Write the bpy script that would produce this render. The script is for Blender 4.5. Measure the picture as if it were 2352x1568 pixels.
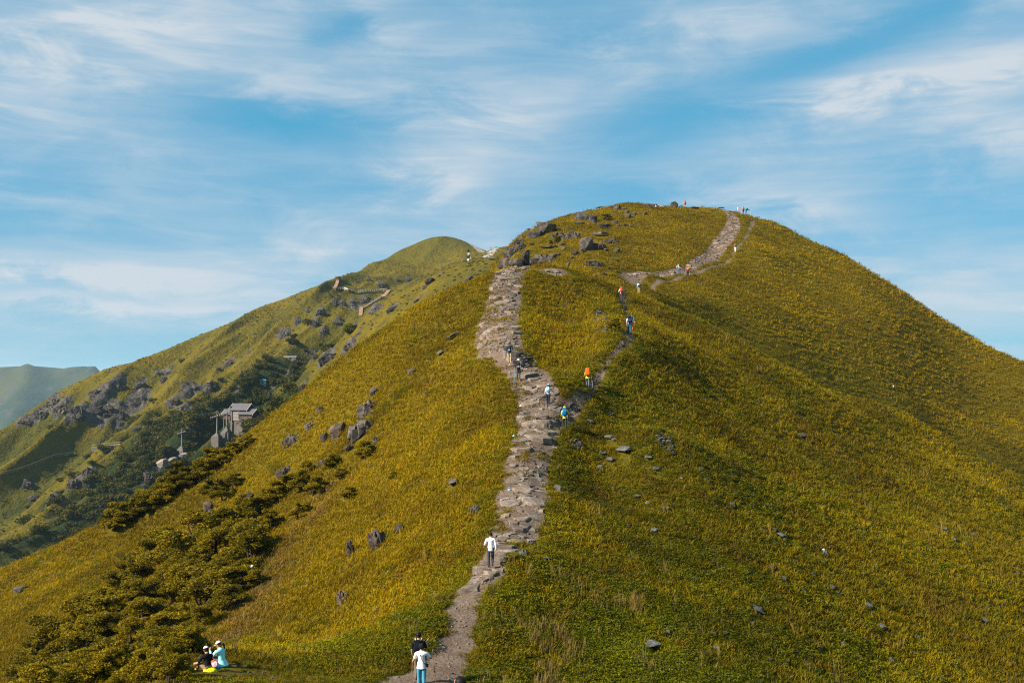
import bpy, bmesh, math, random
import numpy as np
from mathutils import Vector, Matrix, Euler, Quaternion

for o in list(bpy.data.objects):
    bpy.data.objects.remove(o)
SC = bpy.context.scene
COL = SC.collection
R = math.radians

# ------------------------------------------------------------------ camera
F = 1000.0                       # focal length in units of a 1024 wide picture
PITCH = math.atan(44.0 / 1000.0)   # looks up a little: level sight falls at row 385 of 682
cam = bpy.data.cameras.new('camera')
cam.sensor_width = 36.0
cam.lens = 36.0 * F / 1024.0
cam.clip_start = 0.1
cam.clip_end = 30000.0
cam_o = bpy.data.objects.new('camera', cam)
COL.objects.link(cam_o)
cam_o.rotation_euler = (math.pi / 2 + PITCH, 0, 0)
SC.camera = cam_o

# ------------------------------------------------------------------ light
SUN = Vector((-0.75, -0.36, 0.55)).normalized()
sun = bpy.data.lights.new('sun', 'SUN')
sun.energy = 5.0
sun.angle = R(0.9)
sun.color = (1.0, 0.90, 0.74)
sun_o = bpy.data.objects.new('sun', sun)
COL.objects.link(sun_o)
sun_o.rotation_euler = SUN.to_track_quat('Z', 'Y').to_euler()

SC.view_settings.view_transform = 'Standard'
SC.view_settings.look = 'None'
SC.view_settings.exposure = 1.25
SC.view_settings.gamma = 1.0
SC.cycles.use_denoising = False
SC.cycles.filter_width = 1.2
SC.cycles.adaptive_threshold = 0.008
SC.cycles.max_bounces = 6
SC.cycles.diffuse_bounces = 3
SC.cycles.glossy_bounces = 2
SC.cycles.transmission_bounces = 3
SC.cycles.transparent_max_bounces = 8
SC.cycles.volume_bounces = 1


class NT:
    """small helper around a node tree"""
    def __init__(self, tree):
        self.t = tree
    def n(self, kind, **kw):
        nd = self.t.nodes.new(kind)
        for k, v in kw.items():
            if k.startswith('i_'):
                key = k[2:]
                key = int(key) if key.isdigit() else key.replace('_', ' ')
                s = nd.inputs[key]
                if isinstance(v, bpy.types.NodeSocket):
                    self.t.links.new(v, s)
                else:
                    s.default_value = v
            else:
                setattr(nd, k, v)
        return nd
    def l(self, a, b):
        self.t.links.new(a, b)
    def math(self, op, a, b=0.0, clamp=False):
        nd = self.t.nodes.new('ShaderNodeMath')
        nd.operation = op
        nd.use_clamp = clamp
        for i, v in enumerate((a, b)):
            if isinstance(v, bpy.types.NodeSocket):
                self.t.links.new(v, nd.inputs[i])
            else:
                nd.inputs[i].default_value = v
        return nd.outputs[0]
    def mix(self, fac, a, b, blend='MIX'):
        nd = self.t.nodes.new('ShaderNodeMix')
        nd.data_type = 'RGBA'
        nd.blend_type = blend
        nd.clamp_factor = True
        for s, v in ((nd.inputs[0], fac), (nd.inputs[6], a), (nd.inputs[7], b)):
            if isinstance(v, bpy.types.NodeSocket):
                self.t.links.new(v, s)
            else:
                s.default_value = v if not isinstance(v, tuple) else (v + (1.0,))[:4]
        return nd.outputs[2]
    def ramp(self, fac, stops, interp='LINEAR'):
        nd = self.t.nodes.new('ShaderNodeValToRGB')
        cr = nd.color_ramp
        cr.interpolation = interp
        while len(cr.elements) < len(stops):
            cr.elements.new(0.5)
        for e, (p, c) in zip(cr.elements, stops):
            e.position = p
            e.color = (c + (1.0,))[:4] if isinstance(c, tuple) else (c, c, c, 1)
        self.t.links.new(fac, nd.inputs[0])
        return nd.outputs[0]


# ------------------------------------------------------------------ sky
world = bpy.data.worlds.new('World')
SC.world = world
world.use_nodes = True
wt = world.node_tree
wt.nodes.clear()
W = NT(wt)
sky = W.n('ShaderNodeTexSky', sky_type='NISHITA', sun_disc=False)
sky.sun_elevation = math.asin(SUN.z)
sky.sun_rotation = math.atan2(SUN.x, SUN.y)
sky.altitude = 1600.0
sky.air_density = 1.0
sky.dust_density = 1.2
sky.ozone_density = 1.6
tc = W.n('ShaderNodeTexCoord')
sx = W.n('ShaderNodeSeparateXYZ', i_0=tc.outputs['Generated'])
zz = W.math('MAXIMUM', sx.outputs[2], 0.0)
den = W.math('ADD', zz, 0.16)
px = W.math('DIVIDE', sx.outputs[0], den)
py = W.math('DIVIDE', sx.outputs[1], den)
pl = W.n('ShaderNodeCombineXYZ', i_0=px, i_1=py, i_2=0.0)

def cloudnoise(scale, stretch, rot, off, detail, rough, dist):
    m = W.n('ShaderNodeMapping', i_0=pl.outputs[0])
    m.inputs[1].default_value = off
    m.inputs[2].default_value = (0, 0, rot)
    m.inputs[3].default_value = (scale * stretch[0], scale * stretch[1], 1)
    nz = W.n('ShaderNodeTexNoise', i_0=m.outputs[0])
    nz.inputs['Scale'].default_value = 1.0
    nz.inputs['Detail'].default_value = detail
    nz.inputs['Roughness'].default_value = rough
    nz.inputs['Distortion'].default_value = dist
    return nz.outputs[0]

# broad veils of high cloud, finer streaks drawn out by the wind, and thicker banks
veil = cloudnoise(0.75, (0.62, 1.0), R(-14), (3.1, 1.7, 0), 3.0, 0.5, 0.3)
veil_d = W.ramp(veil, [(0.36, 0.0), (0.62, 1.0)], 'EASE')
# the cloud banks of that afternoon: azimuth and elevation in degrees, extent, slant, weight
az_n = W.math('MULTIPLY', W.math('ARCTAN2', sx.outputs[0], sx.outputs[1]), 180 / math.pi)
el_n = W.math('MULTIPLY', W.math('ARCSINE', sx.outputs[2]), 180 / math.pi)
def angnoise(sa, se, rot, off, detail, rough, dist):
    v = W.n('ShaderNodeCombineXYZ', i_0=az_n, i_1=el_n, i_2=off)
    m = W.n('ShaderNodeMapping', i_0=v.outputs[0])
    m.inputs[2].default_value = (0, 0, rot)
    m.inputs[3].default_value = (1 / sa, 1 / se, 1)
    nz = W.n('ShaderNodeTexNoise', i_0=m.outputs[0])
    nz.inputs['Scale'].default_value = 1.0; nz.inputs['Detail'].default_value = detail
    nz.inputs['Roughness'].default_value = rough; nz.inputs['Distortion'].default_value = dist
    return nz.outputs[0]
puff = angnoise(7.0, 2.6, R(6), 3.3, 6.0, 0.60, 0.6)
streak = angnoise(5.0, 0.55, R(7), 8.1, 4.0, 0.55, 0.5)
puff_d = W.ramp(puff, [(0.33, 0.0), (0.70, 1.0)], 'EASE')
streak_d = W.ramp(streak, [(0.35, 0.0), (0.70, 1.0)], 'EASE')
warp = W.math('MULTIPLY', W.math('SUBTRACT', puff, 0.5), 8.0)
az_n = W.math('ADD', az_n, W.math('MULTIPLY', warp, 1.5)); el_n = W.math('ADD', el_n, W.math('MULTIPLY', warp, 0.55))
BANKS = [(23.0, 16.2, 9.0, 1.0, 3, .55), (25, 13.2, 9.5, 2.6, 0, .42), (-4.0, 12.0, 4.2, 1.9, 8, .50), (-22.5, 6.2, 9.5, .65, 0, .28), (-23, 4.4, 8, .5, 0, .28), (-9.5, 7.8, 7.5, 1.1, 4, .18), (16.5, 9.8, 4.2, 1.7, -14, .48),
         (11, 19.8, 11, 1.6, 13, .30), (-21, 18.5, 12, 4.8, 0, .60), (27, 19.2, 4.5, .9, 14, .40), (1.5, 14.5, 5, 2.2, -20, .25), (24, 5.5, 8, 2.2, 0, .22), (-8, 20.5, 4, 1.2, -10, .30), (-24, 12, 9, 3, 0, .25),
         (-14, 14.6, 6.5, 1.3, 0, -.55), (19, 18.0, 8.0, .9, 12, -.36), (9.0, 14.6, 7.5, 1.3, 9, -.42), (-9.5, 19.6, 3.4, .8, 14, -.45), (5.5, 11.0, 3.5, 1.5, 0, -.25), (3, 18.4, 5, 1.0, 5, -.25)]
acc = None
for (a0, e0, sa, se, ro, wt_) in BANKS:
    c_, s_ = math.cos(R(ro)), math.sin(R(ro))
    da = W.math('SUBTRACT', az_n, a0); de = W.math('SUBTRACT', el_n, e0)
    p_ = W.math('ADD', W.math('MULTIPLY', da, c_ / sa), W.math('MULTIPLY', de, s_ / sa))
    q_ = W.math('ADD', W.math('MULTIPLY', da, -s_ / se), W.math('MULTIPLY', de, c_ / se))
    r2 = W.math('ADD', W.math('MULTIPLY', p_, p_), W.math('MULTIPLY', q_, q_))
    g_ = W.math('MULTIPLY', W.math('EXPONENT', W.math('MULTIPLY', r2, -1.0)), wt_)
    acc = g_ if acc is None else W.math('ADD', acc, g_)
low = W.ramp(sx.outputs[2], [(0.0, 0.24), (0.22, 0.0)], 'EASE')      # veils pile up towards the horizon
tex = W.math('ADD', W.math('MULTIPLY', puff_d, 0.30), W.math('ADD', W.math('MULTIPLY', streak_d, 0.12), 0.66))
dens = W.math('ADD', W.math('MULTIPLY', W.math('ADD', acc, W.math('ADD', W.math('MULTIPLY', veil_d, 0.24), 0.43)), tex), low, clamp=True)
clear = W.mix(1.0, sky.outputs[0], (0.13, 0.58, 0.62), 'MULTIPLY')
cloudcol = W.ramp(dens, [(0.35, (1.55, 2.45, 3.35)), (0.95, (3.0, 3.35, 3.65))])
clear = W.mix(0.62, clear, (0.29, 2.02, 3.28))
skyc = W.mix(dens, clear, cloudcol)
bg = W.n('ShaderNodeBackground', i_0=skyc)
bg.inputs[1].default_value = 0.087
wo = W.n('ShaderNodeOutputWorld')
W.l(bg.outputs[0], wo.inputs[0])

world.cycles.sampling_method = 'NONE'
# ------------------------------------------------------------------ noise
def _hash(ix, iy, seed):
    h = (ix.astype(np.int64) * 374761393 + iy.astype(np.int64) * 668265263 + seed * 974711) & 0x7fffffff
    h = ((h ^ (h >> 13)) * 1274126177) & 0x7fffffff
    h = (h ^ (h >> 16)) & 0xffff
    return h / 65535.0 * 2 * np.pi

def perlin(x, y, seed=0):
    x = np.asarray(x, float); y = np.asarray(y, float)
    x0 = np.floor(x); y0 = np.floor(y)
    fx = x - x0; fy = y - y0
    u = fx * fx * fx * (fx * (fx * 6 - 15) + 10)
    v = fy * fy * fy * (fy * (fy * 6 - 15) + 10)
    def g(dx, dy):
        a = _hash(x0 + dx, y0 + dy, seed)
        return np.cos(a) * (fx - dx) + np.sin(a) * (fy - dy)
    a = g(0, 0) * (1 - u) + g(1, 0) * u
    b = g(0, 1) * (1 - u) + g(1, 1) * u
    return (a * (1 - v) + b * v) * 1.5

def fbm(x, y, octaves=4, seed=0, gain=0.5, lac=2.03):
    s = 0.0; a = 1.0; t = 0.0
    for i in range(octaves):
        s = s + a * perlin(x, y, seed + i * 17)
        t += a
        a *= gain
        x = np.asarray(x) * lac + 13.7; y = np.asarray(y) * lac - 7.1
    return s / t

def ridged(x, y, octaves=3, seed=0):
    s = 0.0; a = 1.0; t = 0.0
    for i in range(octaves):
        s = s + a * (1 - 2 * np.abs(perlin(x, y, seed + i * 31)))
        t += a
        a *= 0.45
        x = np.asarray(x) * 2.1 + 5.3; y = np.asarray(y) * 2.1 + 9.9
    return s / t

def sstep(a, b, x):
    t = np.clip((np.asarray(x, float) - a) / (b - a), 0, 1)
    return t * t * (3 - 2 * t)

# ------------------------------------------------------------------ survey points -> ground
K = 1024.0 / 2352.0
CP, SP = math.cos(PITCH), math.sin(PITCH)

def sight(px, py):
    """direction per metre of Y for a point of the picture (2352 wide survey grid)"""
    du = (px * K - 512.0) / F
    dv = (341.0 - py * K) / F
    y = CP - dv * SP
    z = SP + dv * CP
    return du / y, z / y

def at(px, py, Y):
    a, b = sight(px, py)
    return (a * Y, Y, b * Y)

class TPS:
    def __init__(self, pts, lam):
        P = np.array(pts, float)
        self.s = 50.0
        self.xy = P[:, :2] / self.s
        n = len(P)
        A = np.zeros((n + 3, n + 3))
        A[:n, :n] = self.k(self.xy, self.xy) + lam * np.eye(n)
        A[:n, n] = 1; A[:n, n + 1:] = self.xy
        A[n, :n] = 1; A[n + 1:, :n] = self.xy.T
        b = np.zeros(n + 3); b[:n] = P[:, 2]
        self.w = np.linalg.solve(A, b)
    @staticmethod
    def k(a, b):
        d2 = ((a[:, None, :] - b[None, :, :]) ** 2).sum(-1)
        return np.where(d2 > 0, 0.5 * d2 * np.log(np.maximum(d2, 1e-12)), 0.0)
    def __call__(self, x, y):
        x = np.asarray(x, float); shp = x.shape
        q = np.stack([x.ravel(), np.asarray(y, float).ravel()], 1) / self.s
        out = np.empty(len(q))
        n = len(self.xy)
        for i in range(0, len(q), 20000):
            c = q[i:i + 20000]
            out[i:i + 20000] = self.k(c, self.xy) @ self.w[:n] + self.w[n] + c @ self.w[n + 1:]
        return out.reshape(shp)

# main stone path: survey x, y, distance, half width in metres, kind (0 dirt, 1 stone)
PATH1 = [(930, 1590, 37, 1.55, 0), (985, 1540, 39.6, 1.3, 0), (1035, 1485, 42.8, .85, 0), (1058, 1430, 45.6, .62, 0), (1064, 1385, 48.2, .6, 0),
         (1085, 1347, 50.4, .65, 0), (1114, 1315, 52.2, .85, 1), (1128, 1285, 54, .72, 1), (1165, 1245, 56.5, 1.0, 1), (1186, 1190, 60, 1.35, 1),
         (1202, 1110, 65, 1.5, 1), (1210, 1050, 70, 1.35, 1), (1232, 1000, 74, 1.45, 1), (1243, 950, 78, 1.75, 1), (1237, 900, 81.5, 1.75, 1),
         (1205, 850, 85.5, 1.5, 1), (1170, 800, 89.5, 1.6, 1), (1143, 755, 95, 2.1, 1), (1150, 700, 102.5, 1.9, 1), (1160, 655, 110.5, 1.7, 1),
         (1172, 622, 119, 1.7, 1), (1180, 615, 124, 2.3, 1), (1186, 613, 130, 1.6, 1)]
PATH2 = [(1262, 965, 76.5, .6, 1), (1310, 925, 80.5, .7, 1), (1345, 892, 84, .42, 1), (1390, 828, 89.5, .30, 1), (1425, 790, 93, .32, 1), (1446, 764, 96, .42, 1),
         (1441, 725, 106, .34, 1), (1432, 700, 124, .45, 1), (1432, 686, 142, .5, 1)]
PATH3 = [(1465, 680, 163, .6, 0), (1500, 672, 169, .4, 0), (1545, 656, 174, .38, 0), (1585, 634, 180, .45, 0), (1640, 606, 190, .38, 0),
         (1688, 572, 203, .38, 0), (1718, 535, 222, .45, 0), (1734, 505, 242, .5, 0)]
PATH4 = [(1445, 645, 170, 1.6, 1), (1500, 637, 175, 1.0, 1), (1550, 632, 179, .9, 1), (1588, 612, 186, 1.0, 1), (1630, 582, 198, 1.5, 1),
         (1660, 548, 211, 1.9, 1), (1684, 513, 229, 1.5, 1), (1676, 488, 246, 1.2, 1), (1640, 478, 254, 1.3, 0)]
PATH5 = [(1255, 621, 121.5, 1.4, 1), (1285, 618, 123, 1.2, 1)]

NEAR_S = """1000 1400 52.5;900 1450 51.5;900 1300 60.5;800 1400 60;1000 1200 66;1000 1050 77.5;1000 900 92;1000 790 105;1080 1000 78;1080 850 91;1080 740 104;
1060 1200 62;1000 1300 58.5;
700 1480 59;700 1300 74.5;700 1200 84;700 1100 95;700 1000 107;500 1430 68;500 1300 84;500 1200 97;500 1120 108;300 1450 74;300 1300 95;300 1225 110;
150 1450 80;150 1330 101;0 1568 76;0 1450 90;0 1360 108;850 1000 92;850 1150 79;850 880 104;
480 1556 34;350 1572 35;600 1562 35.8;700 1562 37.2;800 1560 39;388 1535 36.5;439 1525 37;531 1511 38.5;622 1508 40;732 1517 42;620 1488 58;530 1490 60;800 1500 52.5;420 1495 63;900 1540 41;250 1540 68;
1250 1568 42.5;1250 1400 50;1250 1250 58.5;1280 1120 68;1400 1568 44;1400 1300 57;1400 1100 72.5;1400 960 83.5;1340 1000 78;
1600 1568 46.5;1600 1350 56.5;1600 1150 70;1600 1000 84.5;1600 880 99;1600 800 113;1600 745 130;
1800 1568 50;1800 1350 62;1800 1200 74;1800 1050 90;1800 920 109;1800 860 124;
2050 1568 57;2050 1350 73;2050 1150 95;2050 1000 118;2050 950 132;
2352 1568 66;2352 1350 86;2352 1200 108;2352 1125 126;2600 1300 112;
1280 624 122;1340 636 125;1390 655 131;1280 750 104;1280 860 90;1340 800 95;1250 690 110;1390 730 108;1500 692 148;1500 760 109;1500 860 92.5;1480 1000 76.5;
1800 800 158;1800 720 171;1800 620 199;1900 700 187;1900 610 212;2050 915 162;2050 850 172;2050 750 187;2352 1080 158;2352 1000 172;2352 910 185;
2200 850 189;2200 950 174;1600 705 156;1600 655 173;1700 640 184;
1200 606 186;1300 611 173;1400 636 168;1500 645 171;1250 560 205;1350 560 196;1450 560 196;1550 560 199;1630 560 207;
1350 512 226;1450 512 225;1550 512 225;1630 512 230;1730 570 204;1790 560 222"""
# skyline / crest points
NEAR_C = """1140 622 119;1100 640 119.5;1060 660 119.5;1000 689 119.5;956 713 119.5;900 747 119.5;850 779 119.5;800 814 119.5;750 858 119;700 904 119;650 948 119;600 986 119;500 1052 119;400 1115 119;300 1174 119;200 1219 119;100 1264 119;0 1306 119;-150 1370 119"""
HILL_L = """1145 606 196;1170 577 208;1190 552 218;1240 522 232;1300 497 243;1380 479 250;1430 467 256"""
HILL_T = """1480 469 258;1540 476 258;1600 476 256;1660 479 252;1690 487 248;1740 500 246"""
HILL_R = """1800 523 240;1870 556 233;1950 591 228;2000 626 224;2100 691 216;2200 756 209;2270 796 205;2352 829 200;2500 905 194"""

def rows(s):
    return [tuple(float(v) for v in q.split()) for q in s.replace('\n', '').split(';') if q.strip()]

pts = []
for P in (PATH1, PATH2, PATH3, PATH4, PATH5):
    pts += [at(p[0], p[1], p[2]) for p in P]
pts += [at(*p) for p in rows(NEAR_S)]
for (a, b, Y) in rows(NEAR_C):
    x, y, z = at(a, b, Y)
    pts.append((x, y, z))
    if a < 1090:
        k = sstep(1100, 900, a)
        pts += [(x - 1, Y + 12, z - 1.5 - 3 * k), (x - 3, Y + 30, z - 6 - 14 * k), (x - 8, Y + 70, z - 20 - 40 * k)]
for (a, b, Y) in rows(HILL_L):
    x, y, z = at(a, b, Y)
    pts += [(x, y, z), (x - 3, Y + 12, z - 1.5), (x - 8, Y + 45, z - 22)]
for (a, b, Y) in rows(HILL_T):
    x, y, z = at(a, b, Y)
    pts += [(x, y, z), (x, Y + 14, z - 1.2), (x, Y + 50, z - 18), (x, Y + 90, z - 50)]
for (a, b, Y) in rows(HILL_R):
    x, y, z = at(a, b, Y)
    pts += [(x, y, z), (x + 2, Y + 12, z - 1.2), (x + 10, Y + 45, z - 20), (x + 20, Y + 90, z - 55)]
# ground out of sight: the shoulder the camera stands on, the far sides, the lower flanks
pts += [(0, 1, -1.75), (0, 8, -3.9), (0, 18, -7.2), (2, 27, -9.6), (-10, 18, -9.5), (-12, 27, -10.0), (12, 15, -9.5), (15, 28, -12.5), (-25, 20, -15),
        (30, 25, -22), (-45, 40, -27), (-60, 60, -33), (-80, 90, -42), (-90, 120, -42), (45, 40, -31), (75, 65, -44), (110, 100, -52), (130, 140, -50), (140, 190, -42),
        (6, 140, 12.2), (-4, 142, 12.0), (16, 143, 11.2), (-6, 165, 15.0), (2, 160, 14.0), (25, 155, 13.0)]

class GridTPS:
    """the survey surface sampled once on a fine raster"""
    def __init__(self, tps, x0, x1, y0, y1, st):
        self.x0, self.y0, self.st = x0, y0, st
        xs_ = np.arange(x0, x1 + st, st); ys_ = np.arange(y0, y1 + st, st)
        Xg, Yg = np.meshgrid(xs_, ys_)
        self.Z = tps(Xg, Yg)
    def __call__(self, x, y):
        fx = np.clip((np.asarray(x, float) - self.x0) / self.st, 0, self.Z.shape[1] - 1.001)
        fy = np.clip((np.asarray(y, float) - self.y0) / self.st, 0, self.Z.shape[0] - 1.001)
        i = fx.astype(int); j = fy.astype(int); u = fx - i; v = fy - j
        Z = self.Z
        return (Z[j, i] * (1 - u) + Z[j, i + 1] * u) * (1 - v) + (Z[j + 1, i] * (1 - u) + Z[j + 1, i + 1] * u) * v
# a hollow behind the crest of the right-hand rib
for (a, b, Y) in ((1600, 745, 130), (1700, 800, 127), (1800, 860, 124), (1920, 908, 128), (2050, 950, 132), (2200, 1038, 129), (2352, 1125, 126)):
    x, y, z = at(a, b, Y)
    pts += [(x, y, z), (x + 3, Y + 10, z - 4.6), (x + 5, Y + 19, z - 5.0)]
near_tps = GridTPS(TPS(pts, 2e-4), -180, 200, -5, 350, 1.0)

def poly_world(P, n=24):
    """smooth polyline of a path in plan, with half width and kind"""
    A = np.array([at(p[0], p[1], p[2])[:2] + (p[3], p[4]) for p in P])
    out = []
    for i in range(len(A) - 1):
        p0 = A[max(i - 1, 0)]; p1 = A[i]; p2 = A[i + 1]; p3 = A[min(i + 2, len(A) - 1)]
        for t in np.linspace(0, 1, n, endpoint=False):
            q = 0.5 * ((2 * p1) + (-p0 + p2) * t + (2 * p0 - 5 * p1 + 4 * p2 - p3) * t * t + (-p0 + 3 * p1 - 3 * p2 + p3) * t ** 3)
            out.append(q)
    out.append(A[-1])
    return np.array(out)

PLINES = [poly_world(P) for P in (PATH1, PATH2, PATH3, PATH4, PATH5)]

def path_info(x, y):
    """signed clearance from the nearest path edge (negative inside) and its kind"""
    x = np.asarray(x, float).ravel(); y = np.asarray(y, float).ravel()
    best = np.full(len(x), 1e9); kind = np.zeros(len(x)); which = np.zeros(len(x), int)
    for k, L in enumerate(PLINES):
        lo = L[:, :2].min(0) - 8; hi = L[:, :2].max(0) + 8
        m = (x > lo[0]) & (x < hi[0]) & (y > lo[1]) & (y < hi[1])
        idx = np.nonzero(m)[0]
        for i in range(0, len(idx), 20000):
            j = idx[i:i + 20000]
            d = np.sqrt((x[j, None] - L[None, :, 0]) ** 2 + (y[j, None] - L[None, :, 1]) ** 2) - L[None, :, 2]
            a = d.argmin(1); v = d[np.arange(len(j)), a]
            bt = v < best[j]
            jj = j[bt]
            best[jj] = v[bt]; kind[jj] = L[a[bt], 3]; which[jj] = k
    m = best < 6          # ragged, trodden edges
    wide = np.where(np.isin(which[m], (0, 3)), 1.0, 0.45)
    best[m] += wide * (0.42 * fbm(x[m] / 3.1, y[m] / 3.1, 2, 17) + 0.34 * fbm(x[m] / 0.9, y[m] / 0.9, 2, 18))
    return best, kind, which

def near_h(x, y, detail=True):
    x = np.asarray(x, float); y = np.asarray(y, float)
    z = near_tps(x, y)
    if detail:
        z = z + 0.35 * fbm(x / 9.0, y / 9.0, 3, 5) + 0.16 * fbm(x / 2.2, y / 2.2, 3, 9)
        z = z + 1.2 * fbm(x / 27.0, y / 27.0, 2, 12) * sstep(14, 34, x)
        # shallow gullies running down the two flanks
        g = ridged((y * 0.85 + np.abs(x - 1.5) * 0.5 + 4 * fbm(x / 25.0, y / 25.0, 2, 6)) / 15.0, (np.abs(x) * 0.85 - y * 0.5) / 80.0, 2, 3)
        z = z + 0.75 * g * sstep(3, 16, np.abs(x - 1.5)) * sstep(225, 180, y)
    return z

# ------------------------------------------------------------------ far mountain
FAR = """1010 552 1000;1040 554 990;1080 563 960;1112 573 930;960 566 980;900 586 940;840 611 900;780 638 860;700 669 840;600 711 820;500 756 800;435 783 790;370 811 775;300 834 765;
230 853 755;180 880 745;130 909 740;85 940 728;42 970 720;0 988 700;-150 1060 690;
1106 591 520;1067 600 510;1016 618 500;990 631 495;939 655 490;905 672 485;860 694 480;834 722 478;800 770 478;734 826 480;690 845 483;657 870 487;620 905 495;590 940 505;545 985 510;500 1000 505;
440 1035 497;420 1050 492;370 1090 480;330 1125 468;270 1180 445;
1125 574 640;1150 571 650;1170 572 650;1135 582 580;
1100 610 420;1060 640 400;1000 690 380;960 700 400;900 765 375;850 790 395;800 840 380;740 880 390;700 905 400;640 955 405;590 1000 410;520 1060 400;
950 600 900;900 635 800;950 660 655;1010 645 655;1060 628 655;900 700 640;850 725 620;950 630 840;850 655 760;780 690 710;700 730 700;600 800 690;500 860 680;400 890 675;300 940 660;200 985 640;100 1040 610;0 1100 570;
740 770 640;680 800 620;700 780 650;600 865 600;540 890 600;500 930 580;430 960 565;400 1000 545;300 1060 540;300 1120 510;200 1130 520;200 1180 490;100 1190 490;0 1190 520;0 1250 460;100 1260 440;200 1230 450;-150 1250 480;-150 1130 560"""
fp = [at(*p) for p in rows(FAR)]
for (a, b, Y) in rows(FAR)[:21]:
    x, y, z = at(a, b, Y)
    fp += [(x, Y + 40, z - 8), (x - 10, Y + 160, z - 80), (x - 20, Y + 380, z - 190)]
fp += [(-60, 330, -75), (-120, 330, -95), (-200, 330, -115), (-300, 360, -125), (-20, 300, -55), (40, 330, -25), (90, 360, -30), (60, 520, 40), (120, 520, 10), (120, 700, 35), (200, 800, -30),
       (300, 600, -120), (300, 1000, -120), (220, 400, -110), (-420, 420, -140), (-560, 500, -150), (-560, 700, -110), (60, 640, 70), (20, 800, 95), (90, 900, 60), (-400, 300, -150), (0, 240, -60), (150, 260, -100)]
far_tps = GridTPS(TPS(fp, 2e-3), -920, 440, 200, 1520, 4.0)

_rx = np.array([at(*p)[0] for p in rows(FAR)[:21]]); _ry = np.array([p[2] for p in rows(FAR)[:21]])
_o = np.argsort(_rx); _rx = _rx[_o]; _ry = _ry[_o]

CLIFFS = []
CLIFF_G = []
def cliff_mask(x, y):
    """where bedrock breaks through the grass of the far mountain"""
    x = np.asarray(x, float); y = np.asarray(y, float)
    c = np.zeros_like(x)
    for (cx, cy, rx, ry) in CLIFFS:
        c = np.maximum(c, np.exp(-((x - cx) / rx) ** 2 - ((y - cy) / ry) ** 2))
    return c + .42 * fbm(x / 9.0, y / 12.0, 3, 57) * (c > .05)

def gully(x, y, s, t, wob):
    return 20.0 * (1 - ridged((s + wob) / 66.0, t / 500.0, 1, 77)) + 6.5 * (1 - ridged((s + wob) / 25.0, t / 150.0, 2, 78)) - 5.0

def gully_amount(x, y):
    """0 on the ribs, 1 in the gullies of the far mountain"""
    s = x * 0.96 - y * 0.28; t = x * 0.28 + y * 0.96
    wob = 16 * fbm(t / 110.0, s / 220.0, 2, 41)
    below = np.interp(x, _rx, _ry) - y
    m = sstep(0, 90, below) * sstep(10, -170, x + 0.10 * (y - 500)) * sstep(350, 430, y)
    return m * sstep(6, 24, gully(x, y, s, t, wob))

def far_h(x, y, detail=True):
    x = np.asarray(x, float); y = np.asarray(y, float)
    z = far_tps(x, y)
    if detail:
        # ribs and gullies cut into the slope, running from the skyline down to the left
        s = x * 0.96 - y * 0.28; t = x * 0.28 + y * 0.96
        wob = 16 * fbm(t / 110.0, s / 220.0, 2, 41)
        below = np.interp(x, _rx, _ry) - y
        m = sstep(0, 90, below) * sstep(10, -170, x + 0.10 * (y - 500)) * sstep(350, 430, y)
        z = z - m * gully(x, y, s, t, wob)
        k = sstep(0, 60, below)
        if len(CLIFFS):
            c = CLIFF_G[0](x, y) if CLIFF_G else cliff_mask(x, y)
            z = z + sstep(.35, .8, c) * (2.6 * ridged(x / 8.0 + .3 * fbm(x / 5, y / 5, 2, 3), y / 22.0, 3, 55) - .2 + 3.4 * fbm(x / 4.6, y / 7.0, 3, 56))
        z = z + k * 1.5 * fbm(x / 20.0, y / 20.0, 4, 51) * sstep(20, -60, x)
        z = z + k * 0.4 * fbm(x / 7.0, y / 7.0, 2, 52)
    return z

def hit(px, py, tmin=6.0, tmax=1300.0, which=None):
    """where the line of sight through a survey point meets the ground"""
    a, b = sight(px, py)
    def march(fn, ts):
        zs = fn(a * ts, ts)
        below = b * ts <= zs
        if not below.any():
            return None
        i = int(below.argmax())
        if i == 0:
            return float(ts[0])
        t0, t1 = ts[i - 1], ts[i]
        fine = np.linspace(t0, t1, 40)
        zf = fn(a * fine, fine)
        j = int((b * fine <= zf).argmax())
        return float(fine[j])
    T = None
    if which != 'far':
        T = march(near_h, np.arange(max(tmin, 6), min(tmax, 275), 0.5))
    if T is not None and abs(a * T) < 140:
        return Vector((a * T, T, b * T)), 'near'
    if which == 'near':
        return None, None
    T = march(far_h, np.arange(max(tmin, 260), tmax, 2.0))
    if T is None:
        return None, None
    return Vector((a * T, T, b * T)), 'far'

# ------------------------------------------------------------------ mesh helpers
def mesh_np(name, V, Fq=None, tris=None):
    me = bpy.data.meshes.new(name)
    V = np.asarray(V, np.float32)
    me.vertices.add(len(V)); me.vertices.foreach_set('co', V.ravel())
    if Fq is not None and len(Fq):
        Fq = np.asarray(Fq, np.int32); k = Fq.shape[1]
        me.loops.add(Fq.size); me.loops.foreach_set('vertex_index', Fq.ravel())
        me.polygons.add(len(Fq)); me.polygons.foreach_set('loop_start', np.arange(0, Fq.size, k, dtype=np.int32))
    me.update(calc_edges=True)
    me.validate()
    return me

def grid_mesh(name, xs, ys, fn):
    X, Y = np.meshgrid(xs, ys)
    Z = fn(X, Y)
    V = np.stack([X, Y, Z], -1).reshape(-1, 3)
    nx, ny = len(xs), len(ys)
    i = np.arange(nx - 1)[None, :] + np.arange(ny - 1)[:, None] * nx
    Fq = np.stack([i, i + 1, i + nx + 1, i + nx], -1).reshape(-1, 4)
    me = mesh_np(name, V, Fq)
    me.polygons.foreach_set('use_smooth', np.ones(len(Fq), bool))
    return me, V

def link(o, parent=None):
    COL.objects.link(o)
    if parent is not None:
        o.parent = parent
    return o

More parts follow.
